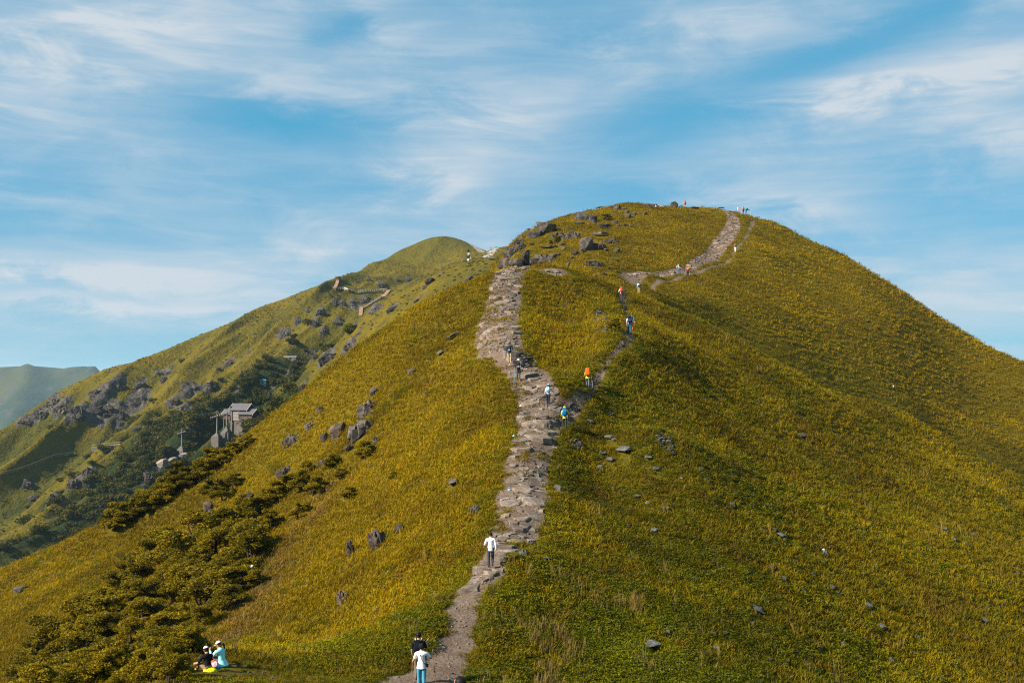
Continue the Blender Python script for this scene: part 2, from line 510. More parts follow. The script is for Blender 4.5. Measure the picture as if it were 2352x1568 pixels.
def obj(name, me, mat=None, parent=None, loc=None, rot=None, scale=None):
    o = bpy.data.objects.new(name, me)
    if mat is not None and hasattr(me, 'materials') and len(me.materials) == 0:
        me.materials.append(mat)
    if loc is not None: o.location = loc
    if rot is not None: o.rotation_euler = rot
    if scale is not None: o.scale = scale
    return link(o, parent)

def tag(o, label=None, cat=None, group=None, kind=None):
    if label: o['label'] = label
    if cat: o['category'] = cat
    if group: o['group'] = group
    if kind: o['kind'] = kind
    return o

def empty(name, loc=(0, 0, 0), rz=0.0):
    o = bpy.data.objects.new(name, None)
    o.empty_display_size = 0.3
    o.location = loc; o.rotation_euler = (0, 0, rz)
    return link(o)
# ------------------------------------------------------------------ ground materials
def new_mat(name):
    m = bpy.data.materials.new(name)
    m.use_nodes = True
    m.node_tree.nodes.clear()
    T = NT(m.node_tree)
    bs = T.n('ShaderNodeBsdfPrincipled')
    out = T.n('ShaderNodeOutputMaterial')
    T.l(bs.outputs[0], out.inputs[0])
    bs.inputs['Roughness'].default_value = 0.9
    bs.inputs['Specular IOR Level'].default_value = 0.06
    return m, T, bs

def noise(T, scale, detail=4.0, rough=0.55, vec=None, dist=0.0):
    nz = T.n('ShaderNodeTexNoise')
    nz.inputs['Scale'].default_value = scale
    nz.inputs['Detail'].default_value = detail
    nz.inputs['Roughness'].default_value = rough
    nz.inputs['Distortion'].default_value = dist
    if vec is not None:
        T.l(vec, nz.inputs[0])
    return nz.outputs[0]

def bump(T, bs, h, strength, distance):
    b = T.n('ShaderNodeBump')
    b.inputs['Strength'].default_value = strength
    b.inputs['Distance'].default_value = distance
    T.l(h, b.inputs['Height'])
    T.l(b.outputs[0], bs.inputs['Normal'])

def simple_mat(name, col, rough=0.8, var=0.12, scale=6.0, metal=0.0, bumps=0.0):
    m, T, bs = new_mat(name)
    g = T.n('ShaderNodeTexCoord').outputs['Object']
    n1 = noise(T, scale, 4, 0.6, g)
    c = tuple(col)
    a = tuple(max(0, v * (1 - var)) for v in c); b = tuple(min(1, v * (1 + var)) for v in c)
    T.l(T.ramp(n1, [(0.3, a), (0.7, b)]), bs.inputs['Base Color'])
    bs.inputs['Roughness'].default_value = rough
    bs.inputs['Metallic'].default_value = metal
    if bumps:
        bump(T, bs, n1, bumps, 0.02)
    return m

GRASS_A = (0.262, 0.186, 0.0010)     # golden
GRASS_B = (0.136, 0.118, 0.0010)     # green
GRASS_C = (0.150, 0.092, 0.010)     # dry brown

# near hill: soil and low sward between the grass tufts, trodden earth on the paths
MAT_HILL, T, bs = new_mat('hill_sward')
geo = T.n('ShaderNodeNewGeometry')
pos = geo.outputs['Position']
at_p = T.n('ShaderNodeAttribute', attribute_name='path')
at_g = T.n('ShaderNodeAttribute', attribute_name='green')
n_big = noise(T, 0.12, 4, 0.55, pos)
n_mid = noise(T, 0.9, 5, 0.6, pos)
n_fin = noise(T, 7.0, 4, 0.65, pos)
gcol = T.mix(at_g.outputs['Fac'], (0.140, 0.100, 0.003), (0.072, 0.068, 0.003))
gcol = T.mix(T.ramp(n_mid, [(0.42, 0.0), (0.66, 0.8)]), gcol, (0.085, 0.055, 0.005))
gcol = T.mix(T.ramp(n_fin, [(0.40, 0.75), (0.62, 0.0)]), gcol, (0.030, 0.026, 0.003))
dirt = T.mix(T.ramp(n_mid, [(0.35, 0.0), (0.65, 1.0)]), (0.118, 0.080, 0.056), (0.180, 0.134, 0.102))
dirt = T.mix(T.ramp(n_fin, [(0.38, 0.7), (0.60, 0.0)]), dirt, (0.085, 0.058, 0.042))
pm = T.math('ADD', at_p.outputs['Fac'], T.math('MULTIPLY', T.math('SUBTRACT', n_mid, 0.5), 0.55))
col = T.mix(T.ramp(pm, [(0.42, 0.0), (0.56, 1.0)]), gcol, dirt)
T.l(col, bs.inputs['Base Color'])
bump(T, bs, T.math('ADD', n_fin, T.math('MULTIPLY', n_mid, 1.5)), 0.8, 0.12)

xs = np.concatenate([np.arange(-125, -70, 2.5), np.arange(-70, -8, 0.8), np.arange(-8, 14, 0.4), np.arange(14, 90, 0.9), np.arange(90, 170, 2.5)])
ys = np.concatenate([np.arange(0, 30, 1.2), np.arange(30, 126, 0.6), np.arange(126, 264, 0.9), np.arange(264, 345, 3.0)])
X, Y = np.meshgrid(xs, ys)
pd, pk, pw = path_info(X, Y)
def near_mesh_h(x, y):
    z = near_h(x, y)
    d = pd.reshape(z.shape)
    z = z - (0.16 + 0.26 * (pw.reshape(z.shape) == 1)) * sstep(0.5, -0.2, d)
    # the rim of the sheet dips under the valley
    e = np.maximum(sstep(100, 125, -x), sstep(130, 168, x)); e = np.maximum(e, sstep(285, 343, y))
    return z - 60 * e
hill_me, hill_V = grid_mesh('near_hill', xs, ys, near_mesh_h)
hv = hill_me.attributes.new('path', 'FLOAT', 'POINT')
hv.data.foreach_set('value', np.clip(0.5 - pd / 0.9, 0, 1).astype(np.float32))

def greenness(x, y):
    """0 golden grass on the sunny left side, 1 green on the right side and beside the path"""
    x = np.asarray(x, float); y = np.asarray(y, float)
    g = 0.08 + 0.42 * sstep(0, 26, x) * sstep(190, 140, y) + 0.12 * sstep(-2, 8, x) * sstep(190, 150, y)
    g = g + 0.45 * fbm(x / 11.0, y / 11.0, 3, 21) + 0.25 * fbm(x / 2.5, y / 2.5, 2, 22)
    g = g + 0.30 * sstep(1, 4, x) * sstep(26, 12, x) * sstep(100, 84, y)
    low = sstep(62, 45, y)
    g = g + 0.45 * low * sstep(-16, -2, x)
    # greener growth in the hollow between the two hills, deepened to paint its shade
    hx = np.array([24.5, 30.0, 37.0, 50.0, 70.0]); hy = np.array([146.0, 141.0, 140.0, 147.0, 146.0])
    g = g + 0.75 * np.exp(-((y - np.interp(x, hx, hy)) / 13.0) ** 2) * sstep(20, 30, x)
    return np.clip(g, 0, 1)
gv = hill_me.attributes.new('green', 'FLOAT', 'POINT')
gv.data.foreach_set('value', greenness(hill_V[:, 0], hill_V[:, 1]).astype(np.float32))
hill = obj('near_hill', hill_me, MAT_HILL)
tag(hill, kind='structure')

# far mountain
MAT_FAR, T, bs = new_mat('far_mountain_grass')
geo = T.n('ShaderNodeNewGeometry')
pos = geo.outputs['Position']
at_w = T.n('ShaderNodeAttribute', attribute_name='wood')
at_t = T.n('ShaderNodeAttribute', attribute_name='trail')
n_big = noise(T, 0.012, 4, 0.55, pos)
n_mid = noise(T, 0.09, 5, 0.62, pos)
n_fin = noise(T, 0.6, 5, 0.65, pos)
gc = T.mix(T.ramp(n_big, [(0.35, 0.0), (0.65, 1.0)]), (0.150, 0.102, 0.003), (0.090, 0.074, 0.003))
gc = T.mix(T.ramp(n_mid, [(0.48, 0.0), (0.70, 0.85)]), gc, (0.050, 0.050, 0.011))
gc = T.mix(T.ramp(n_fin, [(0.40, 0.55), (0.60, 0.0)]), gc, (0.045, 0.040, 0.008))
at_y = T.n('ShaderNodeAttribute', attribute_name='gully')
gc = T.mix(T.math('MULTIPLY', at_y.outputs['Fac'], 0.8), gc, (0.040, 0.045, 0.008))
gc = T.mix(at_w.outputs['Fac'], gc, (0.018, 0.028, 0.008))
tr = T.mix(n_fin, (0.20, 0.165, 0.14), (0.34, 0.30, 0.26))
tm = T.math('ADD', at_t.outputs['Fac'], T.math('MULTIPLY', T.math('SUBTRACT', n_fin, 0.5), 0.5))
gc = T.mix(T.ramp(tm, [(0.45, 0.0), (0.6, 1.0)]), gc, tr)
at_r = T.n('ShaderNodeAttribute', attribute_name='rock')
stq = T.n('ShaderNodeMapping', i_0=pos); stq.inputs[3].default_value = (.35, .35, .10); stq.inputs[2].default_value = (0, .35, 0)
n_str = noise(T, 1.0, 5, .65, stq.outputs[0])
rk = T.ramp(n_str, [(.30, (.018, .016, .014)), (.48, (.064, .055, .047)), (.66, (.120, .104, .090))])
rm = T.math('ADD', at_r.outputs['Fac'], T.math('MULTIPLY', T.math('SUBTRACT', n_fin, 0.5), 0.7))
gc = T.mix(T.ramp(rm, [(0.47, 0.0), (0.58, 1.0)]), gc, rk)
T.l(gc, bs.inputs['Base Color'])
bump(T, bs, T.math('ADD', T.math('ADD', n_fin, T.math('MULTIPLY', n_str, 2.0)), T.math('MULTIPLY', n_mid, 3.0)), 0.8, 1.3)

def from_r(ox, oy, sc):
    k = 2352.0 / 4096.0
    return lambda x, y: ((ox + x / sc) * k, (oy + y / sc) * k), k / sc

g6, s6 = from_r(1100, 900, 2.24)
C6 = [(900, 750, 160, 46), (1050, 750, 116, 76), (700, 920, 130, 84), (660, 1080, 150, 80), (470, 1180, 180, 150), (160, 1330, 160, 140), (245, 1450, 96, 120), (1290, 660, 110, 36), (1410, 660, 66, 24), (330, 1170, 90, 60),
      (530, 692, 60, 70), (602, 704, 62, 70), (400, 765, 96, 100), (690, 682, 60, 60), (800, 672, 84, 90), (720, 742, 140, 40), (340, 872, 116, 80), (210, 862, 80, 60), (60, 972, 124, 70), (560, 872, 84, 40), (430, 940, 60, 40),
      (950, 535, 90, 50), (1100, 490, 40, 40), (1190, 490, 50, 50), (735, 505, 30, 30), (840, 485, 44, 20), (290, 770, 40, 26), (120, 960, 60, 40), (20, 1410, 100, 90), (560, 830, 60, 30), (760, 960, 80, 30)]
G5, s5 = from_r(0, 1400, 2.09)
C5 = [(430, 430, 140, 80), (500, 482, 140, 84), (630, 505, 165, 120), (800, 345, 180, 84), (850, 495, 230, 140), (970, 285, 130, 100), (1160, 435, 190, 140), (1170, 285, 90, 84), (1370, 245, 66, 90), (1320, 190, 60, 40), (1405, 190, 70, 50),
      (1520, 520, 150, 140), (1450, 425, 100, 80), (1620, 335, 190, 100), (1740, 292, 116, 84), (1000, 535, 110, 74), (1000, 615, 70, 66), (1145, 660, 62, 80), (600, 1112, 116, 120), (720, 1015, 96, 130), (430, 1232, 62, 104), (220, 1122, 96, 80),
      (1230, 1060, 84, 120), (1355, 1042, 90, 46), (1890, 352, 50, 60), (2000, 342, 80, 36), (1930, 102, 90, 56), (2230, 375, 74, 110), (200, 592, 120, 56), (330, 535, 116, 76), (1590, 690, 90, 50), (2080, 20, 40, 20), (1820, 150, 40, 40), (270, 1240, 40, 30),
      (730, 1130, 40, 24), (520, 230, 40, 20)]
_cl = []
for (gg, ss, LL) in ((g6, s6, C6), (G5, s5, C5)):
    for (x, y, w, h) in LL:
        a, b = gg(x, y)
        p_, w_ = hit(a, b, 300)
        if p_ is not None:
            m_ = p_.y * K / F
            _cl.append((p_.x, p_.y, max(w * ss * m_ * .62, 3.0), max(w * ss * m_ * .5 + h * ss * m_ * .9, 4.0)))
CLIFFS += _cl
class GridFn(GridTPS):
    pass
CLIFF_G.append(GridFn(cliff_mask, -560, 130, 330, 900, 2.0))
fxs = np.concatenate([np.arange(-900, -560, 12.0), np.arange(-560, -430, 4.0), np.arange(-430, 30, 1.7), np.arange(30, 130, 3.0), np.arange(130, 420, 10.0)])
fys = np.concatenate([np.arange(225, 340, 6.0), np.arange(340, 790, 1.8), np.arange(790, 1050, 3.0), np.arange(1050, 1500, 14.0)])
far_me, far_V = grid_mesh('far_mountain', fxs, fys, far_h)
fu = 512 + F * far_V[:, 0] / far_V[:, 1]

def wood_mask(x, y):
    """scrub forest: in the bottom of the valley, behind and around the station"""
    x = np.asarray(x, float); y = np.asarray(y, float)
    w = np.zeros_like(x)
    for (a, b, Y, r, s) in WOODS:
        cx, cy, cz = at(a, b, Y)
        w = np.maximum(w, s * np.exp(-(((x - cx) / r) ** 2 + ((y - cy) / (r * 1.3)) ** 2)))
    w = w + 0.45 * fbm(x / 30.0, y / 30.0, 3, 61) + 0.30 * gully_amount(x, y)
    return w
WOODS = [(500, 940, 580, 48, 1.0), (430, 960, 560, 45, 1.0), (400, 1010, 545, 45, 1.0), (330, 1040, 540, 42, 1.0), (300, 1110, 515, 42, 1.0), (250, 1140, 500, 38, 1.0), (180, 1180, 490, 34, .9),
         (60, 1230, 465, 30, .8), (560, 890, 600, 40, .9), (640, 870, 590, 30, .7), (700, 790, 640, 26, .8), (600, 960, 470, 32, 1.0), (520, 1040, 430, 40, 1.0), (440, 1090, 430, 36, 1.0), (360, 1130, 440, 30, .9),
         (20, 1240, 455, 30, .8), (250, 1200, 450, 34, .9), (690, 870, 470, 22, .6), (300, 960, 650, 22, .7), (590, 930, 520, 26, .9), (130, 1150, 540, 26, .6), (640, 820, 520, 24, .5)]
wm = np.zeros(len(far_V))
sel = (far_V[:, 1] < 760) & (far_V[:, 1] > 330) & (far_V[:, 0] < 60)
wm[sel] = sstep(0.45, 0.75, wood_mask(far_V[sel, 0], far_V[sel, 1]))
wa = far_me.attributes.new('wood', 'FLOAT', 'POINT'); wa.data.foreach_set('value', wm.astype(np.float32))
TRAILS = [[(1022, 549, 990, 3), (1050, 556, 975, 3), (1080, 570, 945, 3.5), (1105, 583, 915, 4)],
          [(1140, 574, 640, 2.5), (1128, 580, 600, 3.0), (1115, 592, 560, 3.2), (1120, 597, 520, 1.2)],
          [(1108, 592, 521, 1.3), (1118, 598, 519, 1.3), (1132, 602, 514, 1.3)]]
tv = np.full(len(far_V), 99.0)
for L in TRAILS:
    W3 = [at(a, b, Y)[:2] + (w,) for a, b, Y, w in L]
    for p, q in zip(W3[:-1], W3[1:]):
        for t in np.linspace(0, 1, 14):
            cx = p[0] + (q[0] - p[0]) * t; cy = p[1] + (q[1] - p[1]) * t; w = p[2] + (q[2] - p[2]) * t
            tv = np.minimum(tv, np.hypot(far_V[:, 0] - cx, (far_V[:, 1] - cy) * 0.6) - w)
ta = far_me.attributes.new('trail', 'FLOAT', 'POINT'); ta.data.foreach_set('value', np.clip(0.5 - tv / 3.0, 0, 1).astype(np.float32))
ya = far_me.attributes.new('gully', 'FLOAT', 'POINT'); ya.data.foreach_set('value', np.clip(gully_amount(far_V[:, 0], far_V[:, 1]) + .25 * fbm(far_V[:, 0] / 14, far_V[:, 1] / 14, 3, 66), 0, 1).astype(np.float32))
ra = far_me.attributes.new('rock', 'FLOAT', 'POINT'); ra.data.foreach_set('value', np.clip(sstep(.15, .95, np.where((far_V[:, 1] < 900) & (far_V[:, 0] > -560) & (far_V[:, 0] < 130), CLIFF_G[0](far_V[:, 0], far_V[:, 1]), 0)), 0, 1).astype(np.float32))
mountain = obj('far_mountain', far_me, MAT_FAR)
tag(mountain, kind='structure')

# distant mountain and the low country
DIST = """-200 372 2600;0 366 2600;30 364.5 2600;60 367 2600;85 369 2600;100 371.5 2600;130 380 2600;200 395 2600;320 420 2600"""
dl = np.array([at(a / K, b, 1)[:1] + (0,) for a, b, c in rows(DIST)])
DD = 5000.0
du = np.array([(a - 512) / 1000.0 * DD for a, b, c in rows(DIST)])
dz = np.array([(385 - b) / 1000.0 * DD for a, b, c in rows(DIST)])
def dist_h(x, y):
    top = np.interp(x * DD / np.maximum(y, 1), du, dz)
    t = (y - DD) / 1350.0
    z = top - np.where(t < 0, 810 * (-t) ** 1.15, 700 * t)
    w = np.where(t < 0, sstep(0, -0.25, t), 0)
    return z + w * (230 * ridged((x * .9 + y * .42) / 900.0, (y * .9 - x * .42) / 3200.0, 3, 91) - 50) + 36 * w * fbm(x / 210, y / 210, 3, 92)
dist_me, _ = grid_mesh('distant_mountain', np.arange(-5000, -1000, 26.0), np.arange(3400, 6300, 26.0), dist_h)
MAT_DIST, T, bs = new_mat('distant_mountain_grass')
pos = T.n('ShaderNodeNewGeometry').outputs['Position']
n1 = noise(T, 0.0025, 5, 0.6, pos); n2 = noise(T, 0.016, 5, 0.65, pos)
c = T.mix(T.ramp(n1, [(0.4, 0.0), (0.6, 1.0)]), (0.052, 0.050, 0.009), (0.020, 0.027, 0.008))
c = T.mix(T.ramp(n2, [(0.52, 0.0), (0.66, 0.8)]), c, (0.050, 0.042, 0.038))
T.l(c, bs.inputs['Base Color'])
bump(T, bs, n2, 0.8, 14.0)
dist = obj('distant_mountain', dist_me, MAT_DIST)
tag(dist, kind='structure')

gme, _ = grid_mesh('ground', np.linspace(-14000, 14000, 57), np.linspace(-9000, 19000, 57), lambda x, y: -230 + 25 * fbm(x / 1500, y / 1500, 3, 7) - 60 * sstep(200, 1500, np.hypot(x, y)))
MAT_GROUND, T, bs = new_mat('valley_ground')
pos = T.n('ShaderNodeNewGeometry').outputs['Position']
n1 = noise(T, 0.004, 5, 0.6, pos)
T.l(T.ramp(n1, [(0.35, (0.045, 0.06, 0.015)), (0.65, (0.10, 0.095, 0.02))]), bs.inputs['Base Color'])
ground = obj('ground', gme, MAT_GROUND)
tag(ground, kind='structure')
# ------------------------------------------------------------------ rock
def rock_mat(name, dark, mid, light, warm, sc=1.0):
    m, T, bs = new_mat(name)
    oi = T.n('ShaderNodeObjectInfo')
    pos = T.n('ShaderNodeNewGeometry').outputs['Position']
    n1 = noise(T, 0.9 * sc, 5, 0.62, pos); n2 = noise(T, 5.0 * sc, 5, 0.68, pos); n3 = noise(T, 0.35 * sc, 3, 0.5, pos)
    st = T.n('ShaderNodeMapping', i_0=pos); st.inputs[3].default_value = (0.5 * sc, 0.5 * sc, 4.5 * sc); st.inputs[2].default_value = (0.25, 0.1, 0)
    n4 = noise(T, 1.0, 3, 0.5, st.outputs[0])
    c = T.ramp(n1, [(0.30, dark), (0.52, mid), (0.72, light)])
    c = T.mix(T.ramp(n3, [(0.48, 0.0), (0.66, 0.75)]), c, warm)
    c = T.mix(T.ramp(n2, [(0.34, 0.65), (0.50, 0.0)]), c, dark)
    c = T.mix(T.ramp(n2, [(0.60, 0.0), (0.74, 0.45)]), c, light)
    v = T.ramp(oi.outputs['Random'], [(0.0, 0.72), (1.0, 1.22)])
    c = T.mix(1.0, c, v, 'MULTIPLY')
    T.l(c, bs.inputs['Base Color'])
    bs.inputs['Roughness'].default_value = 0.85
    bump(T, bs, T.math('ADD', n2, T.math('ADD', T.math('MULTIPLY', n1, 1.5), T.math('MULTIPLY', n4, 1.2))), 0.75, 0.10 / sc)
    return m
MAT_ROCK = rock_mat('grey_rock', (0.020, 0.017, 0.015), (0.074, 0.063, 0.055), (0.160, 0.140, 0.122), (0.105, 0.072, 0.050))
MAT_CLIFF = rock_mat('mountain_rock', (0.018, 0.016, 0.014), (0.064, 0.055, 0.046), (0.125, 0.109, 0.094), (0.080, 0.058, 0.042), 0.28)
MAT_SLAB = rock_mat('path_slate', (0.052, 0.040, 0.032), (0.185, 0.146, 0.118), (0.285, 0.235, 0.198), (0.195, 0.135, 0.100), 1.4)
MAT_SLATE = rock_mat('grey_slate', (0.030, 0.029, 0.028), (0.100, 0.097, 0.094), (0.200, 0.194, 0.188), (0.100, 0.085, 0.072))
MAT_TAN = rock_mat('tan_path_rock', (0.085, 0.060, 0.046), (0.205, 0.150, 0.118), (0.300, 0.236, 0.194), (0.210, 0.140, 0.104), 1.0)
MAT_PALE = rock_mat('pale_rock', (0.10, 0.085, 0.078), (0.22, 0.19, 0.17), (0.34, 0.30, 0.27), (0.22, 0.17, 0.14), 0.4)

def hull_into(bm, rng, c, s, n=22, rot=None, power=0.55):
    """a faceted block: convex hull of points pushed towards the faces of a box"""
    vs = []
    M = rot if rot is not None else Euler((rng.uniform(-.25, .25), rng.uniform(-.25, .25), rng.uniform(0, 6.28))).to_matrix()
    for i in range(n):
        d = Vector((rng.gauss(0, 1), rng.gauss(0, 1), rng.gauss(0, 1))).normalized()
        q = Vector([math.copysign(abs(v) ** power, v) for v in d])
        q *= rng.uniform(0.80, 1.0)
        p = M @ Vector((q.x * s[0], q.y * s[1], q.z * s[2])) + Vector(c)
        vs.append(bm.verts.new(p))
    r = bmesh.ops.convex_hull(bm, input=vs)
    dele = [g for g in r['geom_interior'] if isinstance(g, bmesh.types.BMVert)]
    bmesh.ops.delete(bm, geom=dele, context='VERTS')

def rough(bm, rng, cuts, amp, freq):
    """break the facets into smaller uneven ones"""
    bmesh.ops.triangulate(bm, faces=bm.faces[:])
    for k in range(cuts):
        bmesh.ops.subdivide_edges(bm, edges=bm.edges[:], cuts=1, use_grid_fill=True)
        a = amp / (2 ** k)
        f = freq * (2 ** k)
        P = np.array([v.co[:] for v in bm.verts])
        ox = rng.uniform(0, 50)
        dx = fbm(P[:, 0] * f + ox, P[:, 2] * f + P[:, 1] * f, 2, 3)
        dy = fbm(P[:, 1] * f + ox + 9, P[:, 2] * f - P[:, 0] * f, 2, 4)
        dzv = fbm(P[:, 0] * f + ox + 21, P[:, 1] * f, 2, 5)
        for v, x, y, z in zip(bm.verts, dx, dy, dzv):
            v.co += Vector((x, y, z)) * a

def bm_mesh(bm, name, smooth=False):
    bm.normal_update()
    me = bpy.data.meshes.new(name)
    bm.to_mesh(me)
    bm.free()
    if smooth:
        me.polygons.foreach_set('use_smooth', np.ones(len(me.polygons), bool))
    return me

RG = random.Random(11)
def proto_slab(k):
    bm = bmesh.new(); rng = random.Random(100 + k)
    hull_into(bm, rng, (0, 0, 0), (0.5, 0.36, 0.15), 20, Matrix.Identity(3), 0.4)
    rough(bm, rng, 1, 0.05, 2.0)
    return bm_mesh(bm, 'slab_rock')
def proto_boulder(k):
    bm = bmesh.new(); rng = random.Random(200 + k)
    hull_into(bm, rng, (0, 0, 0), (0.5, 0.45, 0.40), 26, None, 0.62)
    rough(bm, rng, 2, 0.06, 1.8)
    return bm_mesh(bm, 'boulder')
def proto_crag(k):
    """broken bedrock: a mass of big blocks with cracks between, backing into the hill"""
    bm = bmesh.new(); rng = random.Random(300 + k)
    tilt = rng.uniform(-.35, .35)
    n = rng.randint(5, 7)
    for row in range(2):
        for i in range(n - row):
            cx = -0.36 + 0.72 * (i + row * .5 + rng.uniform(-.25, .25)) / (n - 1)
            w = rng.uniform(0.13, 0.21)
            top = (0.46 - 0.55 * abs(cx) ** 1.5) * rng.uniform(.75, 1.0) - row * rng.uniform(.16, .30)
            h = rng.uniform(.26, .36)
            hull_into(bm, rng, (cx, .12 - .22 * row + rng.uniform(-.06, .06), top - h), (w, rng.uniform(.24, .36), h), 16,
                      Euler((rng.uniform(-.2, .05), tilt + rng.uniform(-.14, .14), rng.uniform(-.35, .35))).to_matrix(), 0.36)
    for i in range(7):
        s_ = rng.uniform(.05, .13)
        hull_into(bm, rng, (rng.uniform(-.5, .5), rng.uniform(-.46, -.1), rng.uniform(-.45, -.1)), (s_, s_, s_ * .7), 12, None, 0.5)
    rough(bm, rng, 1, 0.035, 4.0)
    return bm_mesh(bm, 'rock_outcrop')
SLABS = [proto_slab(i) for i in range(8)]
BOULD = [proto_boulder(i) for i in range(8)]
CRAGS = [proto_crag(i) for i in range(8)]
for m_ in SLABS + BOULD + CRAGS:
    m_.materials.append(MAT_ROCK)

NOGRASS = []      # discs kept free of grass (x, y, r)

def set_mat(o, mat):
    o.material_slots[0].link = 'OBJECT'
    o.material_slots[0].material = mat

def place_rock(px, py, wpx, hpx, kind, parent=None, name=None, mat=None, tilt=None, which=None, rng=RG):
    """wpx, hpx: apparent size on the survey grid; stands on the ground that is seen there"""
    for k in range(10):
        p, w = hit(px, py + hpx * 0.35 + k * 1.0, 6, 1300, which)
        if p is not None: break
    if p is None:
        return None
    mpp = K / F * p.y
    W_, H_ = wpx * mpp, hpx * mpp
    fn = near_h if w == 'near' else far_h
    e = 0.6 if w == 'near' else 4.0
    gx = float(fn(p.x + e, p.y) - fn(p.x - e, p.y)) / (2 * e); gy = float(fn(p.x, p.y + e) - fn(p.x, p.y - e)) / (2 * e)
    me = rng.choice({'slab': SLABS, 'boulder': BOULD, 'crag': CRAGS}[kind])
    if kind == 'slab':
        sc = (W_ * 1.05, W_ * rng.uniform(.8, 1.2), max(H_ * 1.6, W_ * .5))
        nrm = Vector((-gx * .8, -gy * .55, 1)).normalized()
        q = nrm.to_track_quat('Z', 'Y') @ Quaternion((0, 0, 1), rng.uniform(-.5, .5))
        loc = p + Vector((0, 0, H_ * 0.25 + (0.16 if w == 'near' else 0)))
    elif kind == 'boulder':
        sc = (W_ * 1.05, W_ * rng.uniform(.8, 1.05), H_ * 1.5)
        q = Euler((rng.uniform(-.2, .2), math.atan(-gx) * 0.3, rng.uniform(-.5, .5))).to_quaternion()
        loc = p + Vector((0, W_ * .15, H_ * 0.30 + (0.06 if w == 'near' else 0)))
    else:
        sc = (W_ * 1.12, W_ * 1.0, H_ * 1.25)
        q = Euler((0, -math.atan(gx) * 0.5, rng.uniform(-.3, .3))).to_quaternion()
        loc = p + Vector((0, W_ * .28, H_ * 0.24))
    if tilt is not None:
        q = Euler((0, tilt, 0)).to_quaternion() @ q
    o = bpy.data.objects.new(name or {'slab': 'rock_slab', 'boulder': 'boulder', 'crag': 'rock_outcrop'}[kind], me)
    o.location = loc; o.rotation_mode = 'QUATERNION'; o.rotation_quaternion = q; o.scale = sc
    link(o, parent)
    if mat is not None:
        set_mat(o, mat)
    if w == 'near':
        NOGRASS.append((loc.x, loc.y, W_ * (0.42 if kind == 'slab' else 0.30)))
        NOGRASS.append((loc.x - loc.x / loc.y * (W_ * .35 + .45), loc.y - W_ * .35 - .45, W_ * (0.40 if kind == 'slab' else 0.24) + .10))
    return o

# ---- left slope: named outcrops
LEFT = [(460, 1188, 52, 46, 'crag', 'cracked square boulder jutting from the left slope above the thicket'),
        (477, 1166, 30, 30, 'boulder', 'dark tilted block on top of the cracked boulder on the left slope'),
        (566, 1140, 40, 20, 'slab', 'grey slab behind the small pines on the left slope'),
        (864, 1238, 36, 62, 'crag', 'tall pale crag standing in the grass left of the path'),
        (803, 1258, 15, 58, 'crag', 'narrow upright rock sliver left of the tall pale crag'),
        (785, 1372, 24, 40, 'crag', 'small brown rock face low on the left slope'),
        (915, 1213, 26, 14, 'boulder', 'low pale rock to the right of the tall crag'),
        (826, 985, 56, 52, 'crag', 'big dark broken outcrop in the middle of the left slope'),
        (842, 936, 46, 44, 'crag', 'dark leaning outcrop above the big broken outcrop'),
        (858, 900, 22, 20, 'boulder', 'small block at the top of the outcrop band'),
        (776, 990, 46, 36, 'boulder', 'flat brown block left of the big broken outcrop'),
        (669, 1008, 36, 36, 'crag', 'dark split rock at the left end of the outcrop band'),
        (735, 940, 20, 18, 'boulder', 'small pale rock above the outcrop band'),
        (712, 975, 28, 20, 'crag', 'low rock ledge between the split rock and brown block'),
        (745, 1005, 22, 20, 'boulder', 'pale rounded rock below the rock ledge'),
        (653, 1080, 44, 22, 'crag', 'broken low ledge above the pines'),
        (742, 1060, 34, 16, 'crag', 'thin stepped ledge under the outcrop band'),
        (800, 1030, 24, 14, 'boulder', 'half buried stone under the big broken outcrop'),
        (862, 1010, 14, 22, 'crag', 'narrow pale stone right of the big broken outcrop'),
        (560, 1010, 40, 12, 'slab', 'thin slab near the left edge of the slope'),
        (1094, 1168, 22, 24, 'crag', 'reddish rock in the grass left of the stone path'),
        (1038, 1108, 36, 10, 'slab', 'thin slab lying in the grass beside the path bend'),
        (1038, 772, 36, 14, 'slab', 'flat pale slab on the upper left slope beside the path'),
        (945, 853, 26, 16, 'boulder', 'pale lone stone on the upper left slope'),
        (983, 822, 14, 8, 'slab', 'small flat stone above the pale lone stone'),
        (1010, 810, 26, 10, 'slab', 'flat stone left of the navy jacket walker'),
        (45, 1355, 40, 16, 'boulder', 'round grey rock at the far left edge of the slope'),
        (285, 1160, 18, 8, 'slab', 'pale bare patch stone beside the lone pine'),
        (755, 1462, 12, 8, 'boulder', 'small pale stone low on the left slope'),
        (722, 1478, 20, 10, 'slab', 'small flat stone near the seated people'),
        (978, 905, 10, 14, 'boulder', 'small upright stone on the left slope'),
        (850, 1070, 12, 8, 'boulder', 'tiny stone by the small pine')]
for (x, y, w, h, kd, lab) in LEFT:
    o = place_rock(x, y, w, h, kd)
    if o:
        tag(o, lab, 'rock', 'rocks on the left slope')

